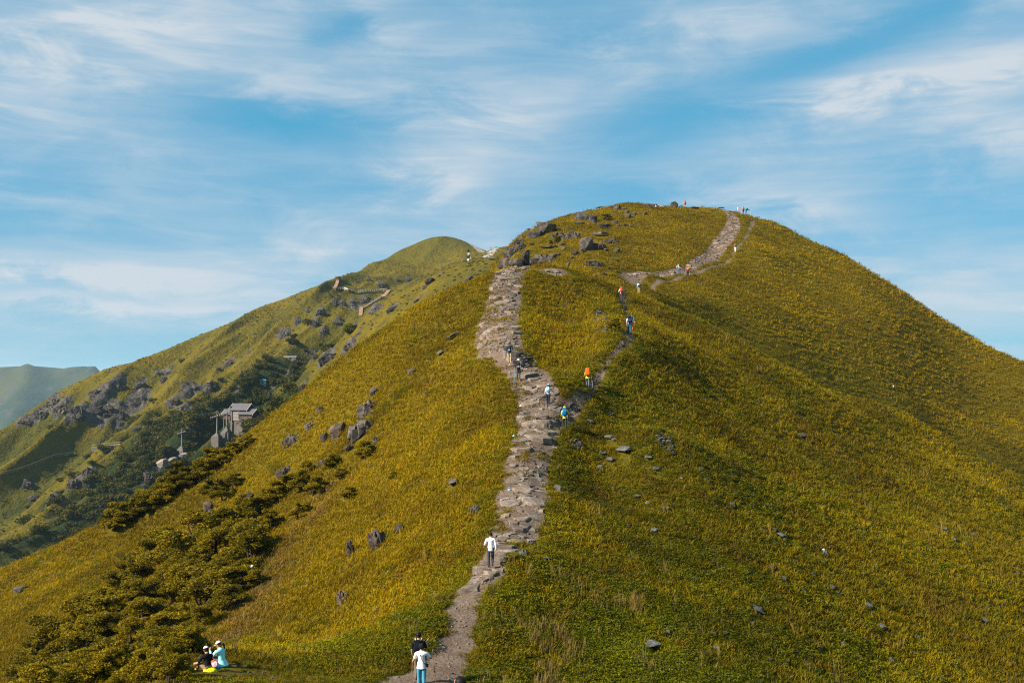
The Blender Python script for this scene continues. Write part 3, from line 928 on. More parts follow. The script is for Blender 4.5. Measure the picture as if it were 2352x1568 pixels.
# ---- right slope
g8, s8 = from_r(2300, 1700, 1.3096)
RIGHT = [(180, 65, 50, 22), (205, 80, 30, 20), (255, 128, 70, 30), (145, 150, 34, 20), (185, 182, 40, 24), (385, 172, 40, 14), (430, 232, 40, 18), (132, 222, 26, 14),
         (325, 378, 38, 16), (380, 410, 22, 18), (825, 420, 34, 20), (280, 528, 20, 18), (415, 555, 56, 24), (1045, 548, 42, 22), (1085, 580, 60, 22), (1100, 605, 28, 14),
         (1310, 675, 24, 30), (1305, 718, 26, 14), (1035, 752, 34, 22), (1095, 805, 36, 22), (1350, 855, 46, 26), (1382, 882, 30, 14), (1540, 948, 46, 30), (960, 972, 76, 20),
         (1250, 785, 26, 16), (1410, 1075, 34, 18), (1610, 1060, 44, 24), (405, 1156, 82, 24), (725, 1100, 30, 12), (790, 1098, 34, 12), (740, 1170, 30, 24), (1280, 1160, 56, 22),
         (1660, 1235, 26, 30), (1025, 1235, 28, 16), (2150, 1025, 44, 24), (2052, 1122, 26, 14), (1945, 950, 24, 10), (2095, 572, 30, 22), (1990, 600, 36, 18), (1942, 545, 30, 22), (2050, 626, 32, 18),
         (1470, 270, 26, 14), (1190, 55, 50, 20), (2320, 775, 24, 12), (1575, 735, 26, 22), (490, 1090, 34, 22), (930, 1045, 36, 16), (375, 980, 24, 14), (1925, 1335, 40, 20), (660, 232, 30, 24), (685, 285, 18, 14),
         (1405, 1155, 34, 26), (1520, 1122, 30, 10), (1800, 1112, 30, 14), (1125, 472, 18, 12), (480, 440, 30, 14), (690, 790, 14, 12), (640, 815, 24, 10), (1200, 880, 26, 22), (2290, 735, 20, 12), (560, 285, 24, 12)]
for i, (x, y, w, h) in enumerate(RIGHT):
    a, b = g8(x, y)
    o = place_rock(a, b, w * s8 * 1.12, h * s8 * 1.12, 'slab' if w > h * 1.3 else 'boulder', mat=MAT_SLATE)
    if o:
        big = w * h > 1400
        tag(o, 'larger grey slate slab lying in the grass of the right slope' if big else 'small grey slate stone half sunk in the grass of the right slope', 'rock',
            'larger slate slabs on the right slope' if big else 'small slate stones on the right slope')
# beside the path on the right, and the two heaps of broken slate
g2, s2 = from_r(1700, 1600, 2.351)
for (x, y, w, h, kd, lab) in [(1410, 405, 120, 100, 'crag', 'big dark slab leaning out of the grass right of the path bend'), (1250, 835, 80, 60, 'boulder', 'dark grey block at the right edge of the stone path'),
                              (1350, 850, 50, 30, 'boulder', 'grey stone right of the dark block by the path'), (1260, 640, 40, 36, 'boulder', 'small upright stone in the grass right of the path'),
                              (1130, 630, 40, 60, 'crag', 'narrow stone standing at the right path edge'), (930, 1440, 70, 80, 'crag', 'forked upright slate beside the stone steps'),
                              (1140, 1500, 70, 26, 'slab', 'flat stone in the herbs right of the steps'), (1640, 636, 50, 36, 'boulder', 'grey stone in the dark grass of the upper right slope'),
                              (1280, 1165, 12, 60, 'slab', 'pale narrow plank of stone lying beside the path'), (995, 1330, 60, 40, 'crag', 'grey broken stones above the steps on the right'),
                              (1745, 130, 60, 60, 'crag', 'dark rock beside the yellow hooded hiker, half hidden by grass'), (1990, 910, 60, 24, 'slab', 'pale slab in the grass right of the path'),
                              (1565, 208, 70, 16, 'slab', 'thin slab right of the yellow hooded hiker')]:
    a, b = g2(x, y)
    o = place_rock(a, b, w * s2 * 1.1, h * s2 * 1.1, kd, mat=MAT_SLATE)
    if o:
        tag(o, lab, 'rock', 'rocks beside the path')

def rubble(name, pts_xyz, sizes, mat, parent, seed=1):
    """many small sharp stones joined into one mesh"""
    rng = np.random.default_rng(seed)
    base = np.array([[1, 0, 0], [-1, 0, 0], [0, 1, 0], [0, -1, 0], [0, 0, .6], [0, 0, -.6]], float)
    fc = np.array([[0, 2, 4], [2, 1, 4], [1, 3, 4], [3, 0, 4], [2, 0, 5], [1, 2, 5], [3, 1, 5], [0, 3, 5]])
    V = []; Fc = []
    for i, (p, s) in enumerate(zip(pts_xyz, sizes)):
        b = base * (1 + rng.uniform(-.35, .35, (6, 3))) * s * np.array([1, rng.uniform(.6, 1), rng.uniform(.4, .9)])
        a = rng.uniform(0, 6.28); t = rng.uniform(-.5, .5)
        c, sn = math.cos(a), math.sin(a)
        b = b @ np.array([[c, sn, 0], [-sn, c, 0], [0, 0, 1]]) @ np.array([[1, 0, 0], [0, math.cos(t), math.sin(t)], [0, -math.sin(t), math.cos(t)]])
        V.append(b + p); Fc.append(fc + 6 * i)
    me = mesh_np(name, np.concatenate(V), np.concatenate(Fc))
    o = obj(name, me, mat, parent)
    o['kind'] = 'stuff'
    return o

def heap(cx, cy, wx, wy, n, label, slope=0.0, seed=3, size=(.10, .28)):
    rng = np.random.default_rng(seed)
    P = []; S = []
    for i in range(n):
        a = rng.uniform(0, 6.28); r = math.sqrt(rng.uniform(0, 1))
        dx = math.cos(a) * r * wx; dy = math.sin(a) * r * wy + slope * dx
        p, w = hit(cx + dx, cy + dy)
        if w == 'near':
            s = rng.uniform(*size)
            P.append((p.x, p.y, p.z + s * .2)); S.append(s)
            NOGRASS.append((p.x, p.y, s * 1.1))
    o = rubble('slate_heap', P, S, MAT_SLATE, None, seed)
    tag(o, label, 'rubble', None, 'stuff')
heap(1383, 738, 22, 24, 110, 'heap of broken grey slate between the two paths', 0.6, 3, (.12, .34))
g, s = g8(480, 95)
heap(g, s, 22, 18, 60, 'spill of pale broken slate on the right slope', 0.8, 4, (.10, .26))
heap(1210, 828, 22, 16, 40, 'loose slate blocks at the right of the upper path', 0.3, 5, (.14, .36))

# ---- second hill
g4, s4 = from_r(2000, 750, 2.138)
H2 = [(395, 335, 140, 95, 'boulder', 'largest smooth grey rock face on the left shoulder of the hilltop'), (300, 400, 100, 55, 'boulder', 'smooth rock below the largest rock face of the hilltop'),
      (700, 245, 95, 55, 'boulder', 'square block near the crest of the hilltop'), (795, 268, 56, 64, 'boulder', 'upright block right of the square block near the crest'),
      (855, 388, 104, 46, 'slab', 'tilted flat slab in the middle of the hilltop face'), (890, 315, 80, 36, 'slab', 'dark slab above the tilted flat slab'),
      (735, 485, 105, 100, 'boulder', 'big rounded grey-brown boulder on the hilltop face'), (830, 492, 110, 76, 'crag', 'broken rock to the right of the big rounded boulder'),
      (945, 450, 90, 50, 'crag', 'right end of the broken rock band on the hilltop face'), (620, 402, 90, 70, 'crag', 'cracked outcrop left of the tilted slab'),
      (490, 412, 84, 70, 'crag', 'dark cracked outcrop on the hilltop left face'), (350, 605, 190, 84, 'crag', 'long broken outcrop at the foot of the hilltop'),
      (220, 605, 62, 110, 'boulder', 'tall dark boulder at the left foot of the hilltop'), (155, 645, 64, 62, 'boulder', 'block beside the tall dark boulder'),
      (108, 640, 60, 56, 'boulder', 'second block at the left foot of the hilltop'), (60, 642, 62, 62, 'boulder', 'third block at the left foot of the hilltop'), (15, 660, 60, 40, 'boulder', 'lowest block at the left foot of the hilltop'),
      (45, 608, 56, 60, 'crag', 'jagged rock over the blocks at the hilltop foot'), (120, 525, 96, 70, 'crag', 'steep rock on the left flank of the hilltop'), (810, 640, 92, 60, 'crag', 'lone outcrop low on the hilltop face'),
      (1490, 140, 58, 40, 'boulder', 'domed boulder standing on the summit skyline'), (1285, 150, 100, 26, 'boulder', 'long low rock on the summit behind the resting group'),
      (170, 460, 60, 50, 'crag', 'small crag on the left skyline of the hilltop'), (180, 500, 50, 60, 'crag', 'pale split rock on the left flank of the hilltop')]
for (x, y, w, h, kd, lab) in H2:
    a, b = g4(x, y)
    o = place_rock(a, b, w * s4 * 1.42, h * s4 * 1.36, kd, which='near')
    if o:
        tag(o, lab, 'rock', 'rocks on the hilltop')
H2S = [(680, 300, 80, 30), (990, 295, 50, 34), (1012, 326, 32, 26), (1066, 322, 40, 26), (1112, 326, 26, 22), (400, 505, 90, 34), (1000, 542, 60, 36), (580, 660, 38, 34), (1086, 204, 36, 28), (1066, 176, 52, 26), (1150, 222, 36, 28),
       (1236, 222, 46, 26), (1340, 212, 26, 18), (1005, 172, 62, 34), (842, 172, 62, 26), (882, 174, 50, 20), (960, 164, 74, 20), (1892, 166, 50, 18), (1660, 172, 80, 12), (660, 205, 40, 15), (515, 246, 46, 14), (186, 430, 30, 20),
       (1096, 242, 52, 34), (570, 240, 60, 16), (640, 560, 62, 40), (615, 600, 34, 26), (1132, 500, 26, 18), (885, 732, 40, 24), (930, 686, 26, 14), (1005, 622, 46, 10), (760, 195, 50, 20), (920, 345, 40, 18), (880, 340, 60, 20),
       (545, 445, 34, 30), (530, 480, 50, 24), (460, 500, 50, 22), (270, 480, 50, 26), (240, 330, 30, 20), (700, 680, 24, 12), (430, 632, 22, 14), (540, 520, 40, 24), (490, 570, 60, 24), (1275, 135, 60, 14), (700, 540, 44, 30), (1395, 160, 50, 14), (1550, 160, 40, 10)]
for (x, y, w, h) in H2S:
    a, b = g4(x, y)
    o = place_rock(a, b, w * s4 * 1.15, h * s4 * 1.2, 'slab' if w > h * 1.9 else 'boulder', which='near')
    if o:
        tag(o, 'small grey rock scattered over the grassy hilltop face', 'rock', 'small rocks on the hilltop')
# scattered small stones on the flank of the second hill
for i in range(26):
    a = RG.uniform(1650, 2300); b = RG.uniform(700, 1000)
    o = place_rock(a, b, RG.uniform(5, 11), RG.uniform(3, 6), 'slab')
    if o and o.location.y > 140:
        tag(o, 'tiny grey stone on the far grassy flank of the right hill', 'rock', 'tiny stones on the far right flank')
    elif o:
        tag(o, 'tiny grey stone in the grass of the right slope', 'rock', 'tiny stones on the right slope')
# foreground terrace stones
for (x, y, w, h) in [(700, 2500, 0, 0)]:
    pass
gf, sf = from_r(700, 2500, 5.88)
for i, (x, y, w, h) in enumerate([(1410, 1045, 150, 50), (1650, 1040, 110, 60), (2095, 1050, 100, 44), (1520, 1170, 40, 36), (1720, 1130, 50, 40), (2090, 1190, 170, 70), (1170, 1305, 110, 40), (840, 1222, 70, 30), (2300, 1330, 160, 90),
                                  (1955, 1270, 90, 36), (1065, 1158, 40, 20), (560, 850, 90, 50), (270, 1110, 80, 40), (1540, 1280, 150, 26), (1860, 1190, 100, 30), (100, 1085, 60, 30)]):
    a, b = gf(x, y)
    o = place_rock(a, b, w * sf, h * sf * .8, 'slab' if w > 1.6 * h else 'boulder')
    if o:
        tag(o, 'small grey stone on the trodden terrace near the seated people', 'rock', 'stones on the terrace')

# ---- the spur and the far mountain: bedrock, so pieces of the mountain
for (x, y, w, h, lab) in [(1385, 500, 112, 66, 'biggest rounded boulder on the grassy spur'), (1340, 555, 56, 40, 'rounded boulder below the biggest one on the spur'), (1740, 475, 76, 62, 'dark boulder high on the grassy spur'),
                          (1470, 452, 36, 28, 'small upright boulder above the biggest one on the spur'), (1510, 425, 26, 16, None), (1660, 462, 26, 22, None), (1605, 490, 36, 20, None), (1540, 565, 44, 24, None), (1275, 590, 18, 12, None),
                          (1010, 862, 26, 22, None), (1120, 830, 22, 16, None), (1195, 630, 30, 20, None), (1775, 380, 40, 12, None), (1712, 400, 40, 14, None), (1800, 440, 60, 20, None), (870, 890, 40, 24, None), (790, 880, 44, 30, None)]:
    a, b = g6(x, y)
    o = place_rock(a, b, w * s6, h * s6, 'boulder', mat=MAT_CLIFF)
    if o:
        tag(o, lab or 'small grey boulder on the grassy spur behind the left slope', 'boulder', 'boulders on the spur')
for (gg, ss, LL) in ((g6, s6, C6), (G5, s5, C5)):
    for (x, y, w, h) in LL:
        a, b = gg(x, y)
        place_rock(a, b, w * ss * .80, h * ss * .80, 'crag', mountain, mat=MAT_CLIFF)
for (x, y, w, h, lab) in [(1350, 950, 130, 84, 0), (1430, 925, 96, 66, 0), (1520, 880, 110, 50, 0)]:
    a, b = G5(x, y)
    place_rock(a, b, w * s5, h * s5, 'boulder', mountain, mat=MAT_PALE, tilt=-0.5)
# ------------------------------------------------------------------ stone paths
def near_n(x, y, e=0.5):
    gx = float(near_tps(np.array([x + e]), np.array([y]))[0] - near_tps(np.array([x - e]), np.array([y]))[0]) / (2 * e)
    gy = float(near_tps(np.array([x]), np.array([y + e]))[0] - near_tps(np.array([x]), np.array([y - e]))[0]) / (2 * e)
    return gx, gy

def clip_poly(poly, a, b, c):
    """keep a*x + b*y <= c"""
    out = []
    n = len(poly)
    for i in range(n):
        p, q = poly[i], poly[(i + 1) % n]
        dp = a * p[0] + b * p[1] - c; dq = a * q[0] + b * q[1] - c
        if dp <= 0: out.append(p)
        if (dp < 0 < dq) or (dq < 0 < dp):
            t = dp / (dp - dq)
            out.append((p[0] + (q[0] - p[0]) * t, p[1] + (q[1] - p[1]) * t))
    return out

def near_seeds(bk, ss):
    b = int(ss // 2.6)
    return bk.get(b - 1, []) + bk.get(b, []) + bk.get(b + 1, [])

def path_frame(L):
    d = np.hypot(np.diff(L[:, 0]), np.diff(L[:, 1])); s = np.concatenate([[0], np.cumsum(d)])
    return s

def lay_stones(name, L, cell, s0=0.0, s1=None, keep=0.9, parts=300, seed=1, mat=None, level=0.6, stretch=1.45, skip=(), grassy=None):
    rng = random.Random(seed)
    s = path_frame(L)
    if s1 is None: s1 = s[-1]
    def P(ss, tt):
        x = np.interp(ss, s, L[:, 0]); y = np.interp(ss, s, L[:, 1])
        x2 = np.interp(ss + .3, s, L[:, 0]) - np.interp(ss - .3, s, L[:, 0]); y2 = np.interp(ss + .3, s, L[:, 1]) - np.interp(ss - .3, s, L[:, 1])
        n = math.hypot(x2, y2) or 1.0
        return x + tt * y2 / n, y - tt * x2 / n
    seeds = []; bucket = {}
    # dart throwing with stones of very different size
    for pas, (lo, hi) in enumerate(((1.25, 1.9), (.8, 1.25), (.5, .8), (.3, .5))):
        for k in range(int((s1 - s0) * (14, 40, 90, 130)[pas])):
            ss = rng.uniform(s0, s1); c = cell(ss) * rng.uniform(lo, hi)
            hw = float(np.interp(ss, s, L[:, 2])) * 1.08
            tt = rng.uniform(-hw, hw)
            if pas == 0 and rng.random() < .3: continue
            ok = True
            for (a_, b_, c_) in near_seeds(bucket, ss):
                if abs(a_ - ss) < 2.5 and math.hypot(a_ - ss, (b_ - tt) / stretch) < .46 * (c + c_):
                    ok = False; break
            if ok:
                seeds.append((ss, tt, c)); bucket.setdefault(int(ss // 2.6), []).append((ss, tt, c))
    A = np.array(seeds)
    cells = []
    for i, (si, ti, c) in enumerate(seeds):
        hw = float(np.interp(si, s, L[:, 2]))
        edge = 1.0 + 0.16 * math.sin(si * 2.1 + seed) + 0.10 * math.sin(si * 5.3)
        if abs(ti) > hw * edge: continue
        if any(a_ < si < b_ for a_, b_ in skip): continue
        poly = [(si - 1.6 * c, ti - 1.9 * c), (si + 1.6 * c, ti - 1.9 * c), (si + 1.6 * c, ti + 1.9 * c), (si - 1.6 * c, ti + 1.9 * c)]
        lim = hw * (1.06 + .10 * math.sin(si * 3.1))
        poly = clip_poly(clip_poly(poly, 0, 1, lim), 0, -1, lim)
        if len(poly) < 3: continue
        d = np.hypot(A[:, 0] - si, (A[:, 1] - ti) / stretch)
        for j in np.argsort(d)[1:16]:
            sj, tj, cj = seeds[j]
            # bisector in the stretched metric
            a = (sj - si); b = (tj - ti) / (stretch * stretch)
            f_ = c / (c + cj)
            m = (si + (sj - si) * f_, ti + (tj - ti) * f_)
            gap = rng.uniform(0.02, 0.07)
            ln = math.hypot(a, (tj - ti) / stretch)
            poly = clip_poly(poly, a, b, a * m[0] + b * m[1] - gap * ln * 0.5)
            if len(poly) < 3: break
        if len(poly) < 3: continue
        x, y = P(si, ti)
        pn = float(fbm(np.array([x / 1.6]), np.array([y / 1.6]), 2, 71)[0])
        if rng.random() > keep or pn < (-0.27 if not (grassy and grassy[0] < si < grassy[1] and ti < .1) else 0.04): continue
        W2 = [P(a_, b_) for a_, b_ in poly]
        area = 0.5 * abs(sum(W2[k][0] * W2[(k + 1) % len(W2)][1] - W2[(k + 1) % len(W2)][0] * W2[k][1] for k in range(len(W2))))
        if area < 0.02: continue
        cells.append((area / (y * y), x, y, W2, c))
    cells.sort(key=lambda q: -q[0])
    root = empty(name); tag(root, kind='structure')
    jv, jf = [], []
    zc = near_h(np.array([q[1] for q in cells]), np.array([q[2] for q in cells])) - (0.36 if 'trail' in name else 0.16)
    for n, (vis, x, y, W2, c) in enumerate(cells):
        gx, gy = near_n(x, y)
        k = 1 - level * rng.uniform(.25, 1.25)
        sx_, sy_ = gx * k + rng.uniform(-.09, .09), gy * k + rng.uniform(-.09, .09)
        lift = rng.uniform(0.02, 0.12)
        z0 = float(zc[n]) + lift
        top = []; rim = []; bot = []
        for (a, b) in W2:
            dx, dy = a - x, b - y
            j = rng.uniform(-.03, .03)
            zt = sx_ * dx + sy_ * dy + j
            r_ = rng.uniform(.86, .95)
            top.append((dx * r_, dy * r_, zt + rng.uniform(0, .02)))
            rim.append((dx, dy, zt - rng.uniform(.03, .07)))
            bot.append((dx * 1.02, dy * 1.02, zt - 0.45))
        m = len(W2)
        V = top + rim + bot
        Fc = [tuple(range(m))] + [(i, i + m, (i + 1) % m + m, (i + 1) % m) for i in range(m)] + [(i + m, i + 2 * m, (i + 1) % m + 2 * m, (i + 1) % m + m) for i in range(m)]
        ar = sum(V[i][0] * V[(i + 1) % m][1] - V[(i + 1) % m][0] * V[i][1] for i in range(m))
        if ar < 0:
            Fc = [f[::-1] for f in Fc]
        if n < parts:
            me = bpy.data.meshes.new('stone')
            me.from_pydata(V, [], Fc)
            obj('stone', me, mat, root, (x, y, z0))
        else:
            o = len(jv)
            jv += [(v[0] + x, v[1] + y, v[2] + z0) for v in V]
            jf += [tuple(i + o for i in f) for f in Fc]
    if jv:
        me = bpy.data.meshes.new('small_stones'); me.from_pydata(jv, [], jf)
        o = obj('small_stones', me, mat, root); o['kind'] = 'stuff'
    # chips and gravel between the slabs
    Q = []; S = []
    for i in range(int((s1 - s0) * 9)):
        si = rng.uniform(s0, s1); hw = float(np.interp(si, s, L[:, 2]))
        x, y = P(si, rng.uniform(-1.1, 1.1) * hw)
        Q.append((x, y)); S.append(rng.uniform(.03, .13) * (1 if y < 130 else 2.0))
    Q = np.array(Q)
    z = near_h(Q[:, 0], Q[:, 1]) - 0.14
    rubble('stone_chips', np.column_stack([Q, z]), S, mat, root, seed)
    return root

def laid_steps(L, sa, sb, n, parent, seed, half):
    """rough treads set across the path where it climbs steeply"""
    rng = random.Random(seed); s = path_frame(L)
    for i in range(n):
        ss = sa + (sb - sa) * (i + .5) / n
        x = float(np.interp(ss, s, L[:, 0])); y = float(np.interp(ss, s, L[:, 1]))
        dx = float(np.interp(ss + .3, s, L[:, 0]) - np.interp(ss - .3, s, L[:, 0])); dy = float(np.interp(ss + .3, s, L[:, 1]) - np.interp(ss - .3, s, L[:, 1]))
        q = math.hypot(dx, dy); dx, dy = dx / q, dy / q
        w = half * rng.uniform(.75, 1.1); dp = (sb - sa) / n * rng.uniform(.44, .56); off = rng.uniform(-.2, .2)
        z0 = float(near_h(np.array([x]), np.array([y]))[0]) - .16 + .14 + rng.uniform(-.02, .03)
        ring = []
        for k in range(10):
            t = 2 * math.pi * k / 10
            a = math.copysign(abs(math.cos(t)) ** .45, math.cos(t)) * w * rng.uniform(.9, 1.06) + off; b = math.copysign(abs(math.sin(t)) ** .45, math.sin(t)) * dp * rng.uniform(.85, 1.1)
            ring.append((a * dy + b * dx, -a * dx + b * dy))
        V = [(p[0] * .96, p[1] * .96, rng.uniform(0, .015)) for p in ring] + [(p[0], p[1], -.04) for p in ring] + [(p[0], p[1], -.4) for p in ring]
        m = len(ring)
        Fc = [tuple(range(m))] + [(j, j + m, (j + 1) % m + m, (j + 1) % m) for j in range(m)] + [(j + m, j + 2 * m, (j + 1) % m + 2 * m, (j + 1) % m + m) for j in range(m)]
        ar = sum(ring[j][0] * ring[(j + 1) % m][1] - ring[(j + 1) % m][0] * ring[j][1] for j in range(m))
        if ar < 0: Fc = [f[::-1] for f in Fc]
        me = bpy.data.meshes.new('step'); me.from_pydata(V, [], Fc)
        obj('step', me, MAT_SLAB, parent, (x, y, z0))

def cell1(s):
    # bigger slabs on the lower and middle stretch, small broken slate further up
    base = 0.58
    return base + 0.16 * math.sin(s * 0.55) + (0.10 if 26 < s < 50 else 0) - (0.10 if 52 < s < 62 else 0)
s_all = path_frame(PLINES[0])
i_st = int(np.argmax(PLINES[0][:, 3] > 0.5))
def s_of(Y):
    return float(np.interp(Y, PLINES[0][:, 1], s_all))
STEPS = [(s_of(53.0), s_of(56.4), 6, .72), (s_of(86.6), s_of(91.5), 9, .85), (s_of(75.6), s_of(78.2), 4, .8)]
main_path = lay_stones('stone_path', PLINES[0], cell1, s_all[i_st] - 0.2, None, 0.86, 280, 5, MAT_SLAB, 0.72, 1.25, skip=[(a, b) for a, b, n, w in STEPS[:2]], grassy=(s_of(93.5), s_of(110)))
for k, (a, b, n, w) in enumerate(STEPS):
    laid_steps(PLINES[0], a, b, n, main_path, 40 + k, w)
lay_stones('side_trail_stones', PLINES[1], lambda s: 0.42, 0, None, 0.34, 120, 6, MAT_ROCK, 0.6, 1.1)
lay_stones('hilltop_path_stones', PLINES[3], lambda s: 0.85, 0, None, 0.50, 130, 7, MAT_TAN, 0.5, 1.2)
lay_stones('crest_bare_rock', PLINES[4], lambda s: 0.7, 0, None, 0.9, 40, 8, MAT_SLAB, 0.5, 1.3)
# pebbles trodden into the dirt stretches
def pebbles(name, L, n, lo, hi, seed, spread=1.0):
    rng = np.random.default_rng(seed)
    i = rng.integers(0, len(L), n)
    x = L[i, 0] + rng.uniform(-1, 1, n) * L[i, 2] * spread; y = L[i, 1] + rng.uniform(-1, 1, n) * L[i, 2] * spread
    z = near_h(x, y) - 0.14
    o = rubble(name, np.column_stack([x, y, z]), rng.uniform(lo, hi, n) ** 1, MAT_SLAB, None, seed)
    return o
nd = int(np.argmax(PLINES[0][:, 3] > 0.5))
tag(pebbles('path_pebbles', PLINES[0][:nd], 150, .02, .11, 12), 'small pebbles trodden into the bare earth path', 'pebbles')
tag(pebbles('trail_pebbles', PLINES[2], 110, .06, .22, 13), 'loose stones on the narrow dirt trail', 'pebbles')
def leaf_mat(name, attr_default, trans=0.35, rough=0.6):
    m = bpy.data.materials.new(name); m.use_nodes = True
    m.node_tree.nodes.clear(); T = NT(m.node_tree)
    a = T.n('ShaderNodeAttribute', attribute_name='tint', attribute_type='INSTANCER')
    v = T.n('ShaderNodeAttribute', attribute_name='shade')
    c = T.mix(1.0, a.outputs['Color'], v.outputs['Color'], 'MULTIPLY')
    d = T.n('ShaderNodeBsdfPrincipled', i_0=c)
    d.inputs['Roughness'].default_value = rough
    d.inputs['Specular IOR Level'].default_value = 0.06
    t = T.n('ShaderNodeBsdfTranslucent', i_0=c)
    mx = T.n('ShaderNodeMixShader', i_0=trans, i_1=d.outputs[0], i_2=t.outputs[0])
    o = T.n('ShaderNodeOutputMaterial', i_0=mx.outputs[0])
    return m
MAT_GRASS = leaf_mat('grass_blade', None, 0.30)

# ------------------------------------------------------------------ trees
def obj_leaf_mat(name, c0, c1, trans=0.25):
    m = bpy.data.materials.new(name); m.use_nodes = True
    m.node_tree.nodes.clear(); T = NT(m.node_tree)
    oi = T.n('ShaderNodeObjectInfo')
    v = T.n('ShaderNodeAttribute', attribute_name='shade')
    c = T.mix(oi.outputs['Random'], c0, c1)
    c = T.mix(1.0, c, v.outputs['Color'], 'MULTIPLY')
    d = T.n('ShaderNodeBsdfPrincipled', i_0=c)
    d.inputs['Roughness'].default_value = 0.65
    d.inputs['Specular IOR Level'].default_value = 0.06
    t = T.n('ShaderNodeBsdfTranslucent', i_0=c)
    mx = T.n('ShaderNodeMixShader', i_0=trans, i_1=d.outputs[0], i_2=t.outputs[0])
    T.n('ShaderNodeOutputMaterial', i_0=mx.outputs[0])
    return m
MAT_PINE = obj_leaf_mat('pine_foliage', (0.095, 0.080, 0.004), (0.200, 0.148, 0.005))
MAT_YELLOW = obj_leaf_mat('yellow_foliage', (0.16, 0.125, 0.005), (0.18, 0.135, 0.005))
MAT_BARK = simple_mat('bark', (0.055, 0.042, 0.032), 0.9, 0.35, 9.0, 0, 0.6)

def tube_into(V, Fc, pts_, rad, sides=6, cap=True):
    pts_ = [Vector(p) for p in pts_]
    o = len(V)
    for i, p in enumerate(pts_):
        d = (pts_[min(i + 1, len(pts_) - 1)] - pts_[max(i - 1, 0)])
        d = d.normalized() if d.length > 1e-9 else Vector((0, 0, 1))
        a = d.orthogonal().normalized(); b = d.cross(a)
        for k in range(sides):
            t = 2 * math.pi * k / sides
            V.append(tuple(p + (a * math.cos(t) + b * math.sin(t)) * rad[i]))
    for i in range(len(pts_) - 1):
        for k in range(sides):
            k2 = (k + 1) % sides
            Fc.append((o + i * sides + k, o + i * sides + k2, o + (i + 1) * sides + k2, o + (i + 1) * sides + k))
    if cap:
        Fc.append(tuple(o + k for k in range(sides))[::-1])
        Fc.append(tuple(o + (len(pts_) - 1) * sides + k for k in range(sides)))

def tree_proto(seed, pads, spread, leaf, per, flat=0.45, trunk=True, multi=1):
    """unit height tree: bent stems with limbs, and flattened pads of needle tufts at the limb ends"""
    rng = random.Random(seed); nr = np.random.default_rng(seed)
    V = []; Fc = []; ends = []
    for s_ in range(multi):
        lean = Vector((rng.uniform(-.22, .22), rng.uniform(-.22, .22), 0))
        bx = Vector((rng.uniform(-.05, .05), rng.uniform(-.05, .05), 0)) * (multi > 1) * 2
        stem = [bx + Vector((0, 0, -0.08)), bx + lean * .25 + Vector((0, 0, .22)), bx + lean * .7 + Vector((rng.uniform(-.04, .04), rng.uniform(-.04, .04), .5)), bx + lean + Vector((0, 0, .85))]
        tube_into(V, Fc, stem, [.034, .026, .017, .006], 6)
        for i in range(pads // multi):
            t = rng.uniform(.30, 1.0)
            k = min(int(t * 3), 2); f = t * 3 - k
            st = stem[k].lerp(stem[k + 1], f)
            an = rng.uniform(0, 6.28) if i else 0
            ln = spread * (1.15 - .75 * t) * rng.uniform(.55, 1.1)
            en = st + Vector((math.cos(an) * ln, math.sin(an) * ln, rng.uniform(.03, .14)))
            mid = st.lerp(en, .5) + Vector((0, 0, -.02))
            tube_into(V, Fc, [st, mid, en], [.012, .008, .003], 4)
            ends.append((en, spread * rng.uniform(.30, .52) * (1.1 - .35 * t)))
        ends.append((stem[-1] + Vector((0, 0, .02)), spread * .34))
    tm = bpy.data.meshes.new('trunk'); tm.from_pydata(V, [], Fc); tm.materials.append(MAT_BARK)
    LV = []; LC = []
    unit = lambda a: a / np.linalg.norm(a, axis=1, keepdims=True)
    for (c, r) in ends:
        m = int(per * (r / spread / .4) ** 2)
        base = nr.uniform(.75, 1.15)
        d = unit(nr.normal(size=(m, 3)))
        q = d * (r * nr.uniform(.35, 1.0, (m, 1)) ** .6)
        q[:, 2] *= flat
        p = np.array(c) + q
        u = nr.normal(size=(m, 3)); u[:, 2] = u[:, 2] * .6 + .35; u = unit(u)
        w = unit(np.cross(u, nr.normal(size=(m, 3))))
        L = leaf * nr.uniform(.6, 1.4, (m, 1))
        LV.append(np.stack([p - u * L * .3 - w * L * .28, p - u * L * .3 + w * L * .28, p + u * L * .8], 1).reshape(-1, 3))
        k = base * nr.uniform(.65, 1.3, m)
        yl = nr.uniform(0, 1, m) ** 2 * .6
        LC.append(np.repeat(np.stack([k * (1 + yl), k * (1 + .7 * yl), k, np.ones(m)], 1), 3, 0))
    LV = np.concatenate(LV); LC = np.concatenate(LC); LF = np.arange(len(LV)).reshape(-1, 3)
    lm = mesh_np('crown', LV, LF)
    a = lm.color_attributes.new('shade', 'FLOAT_COLOR', 'POINT'); a.data.foreach_set('color', np.array(LC, np.float32).ravel())
    lm.materials.append(MAT_PINE)
    return tm, lm
PINES = [tree_proto(900 + i, 15, .46, .052, 620, .46) for i in range(4)] + [tree_proto(920 + i, 16, .52, .052, 620, .55, True, 2) for i in range(3)]
SHRUBS = [tree_proto(940 + i, 14, .58, .056, 560, .70, True, 3) for i in range(3)]
TREES = []
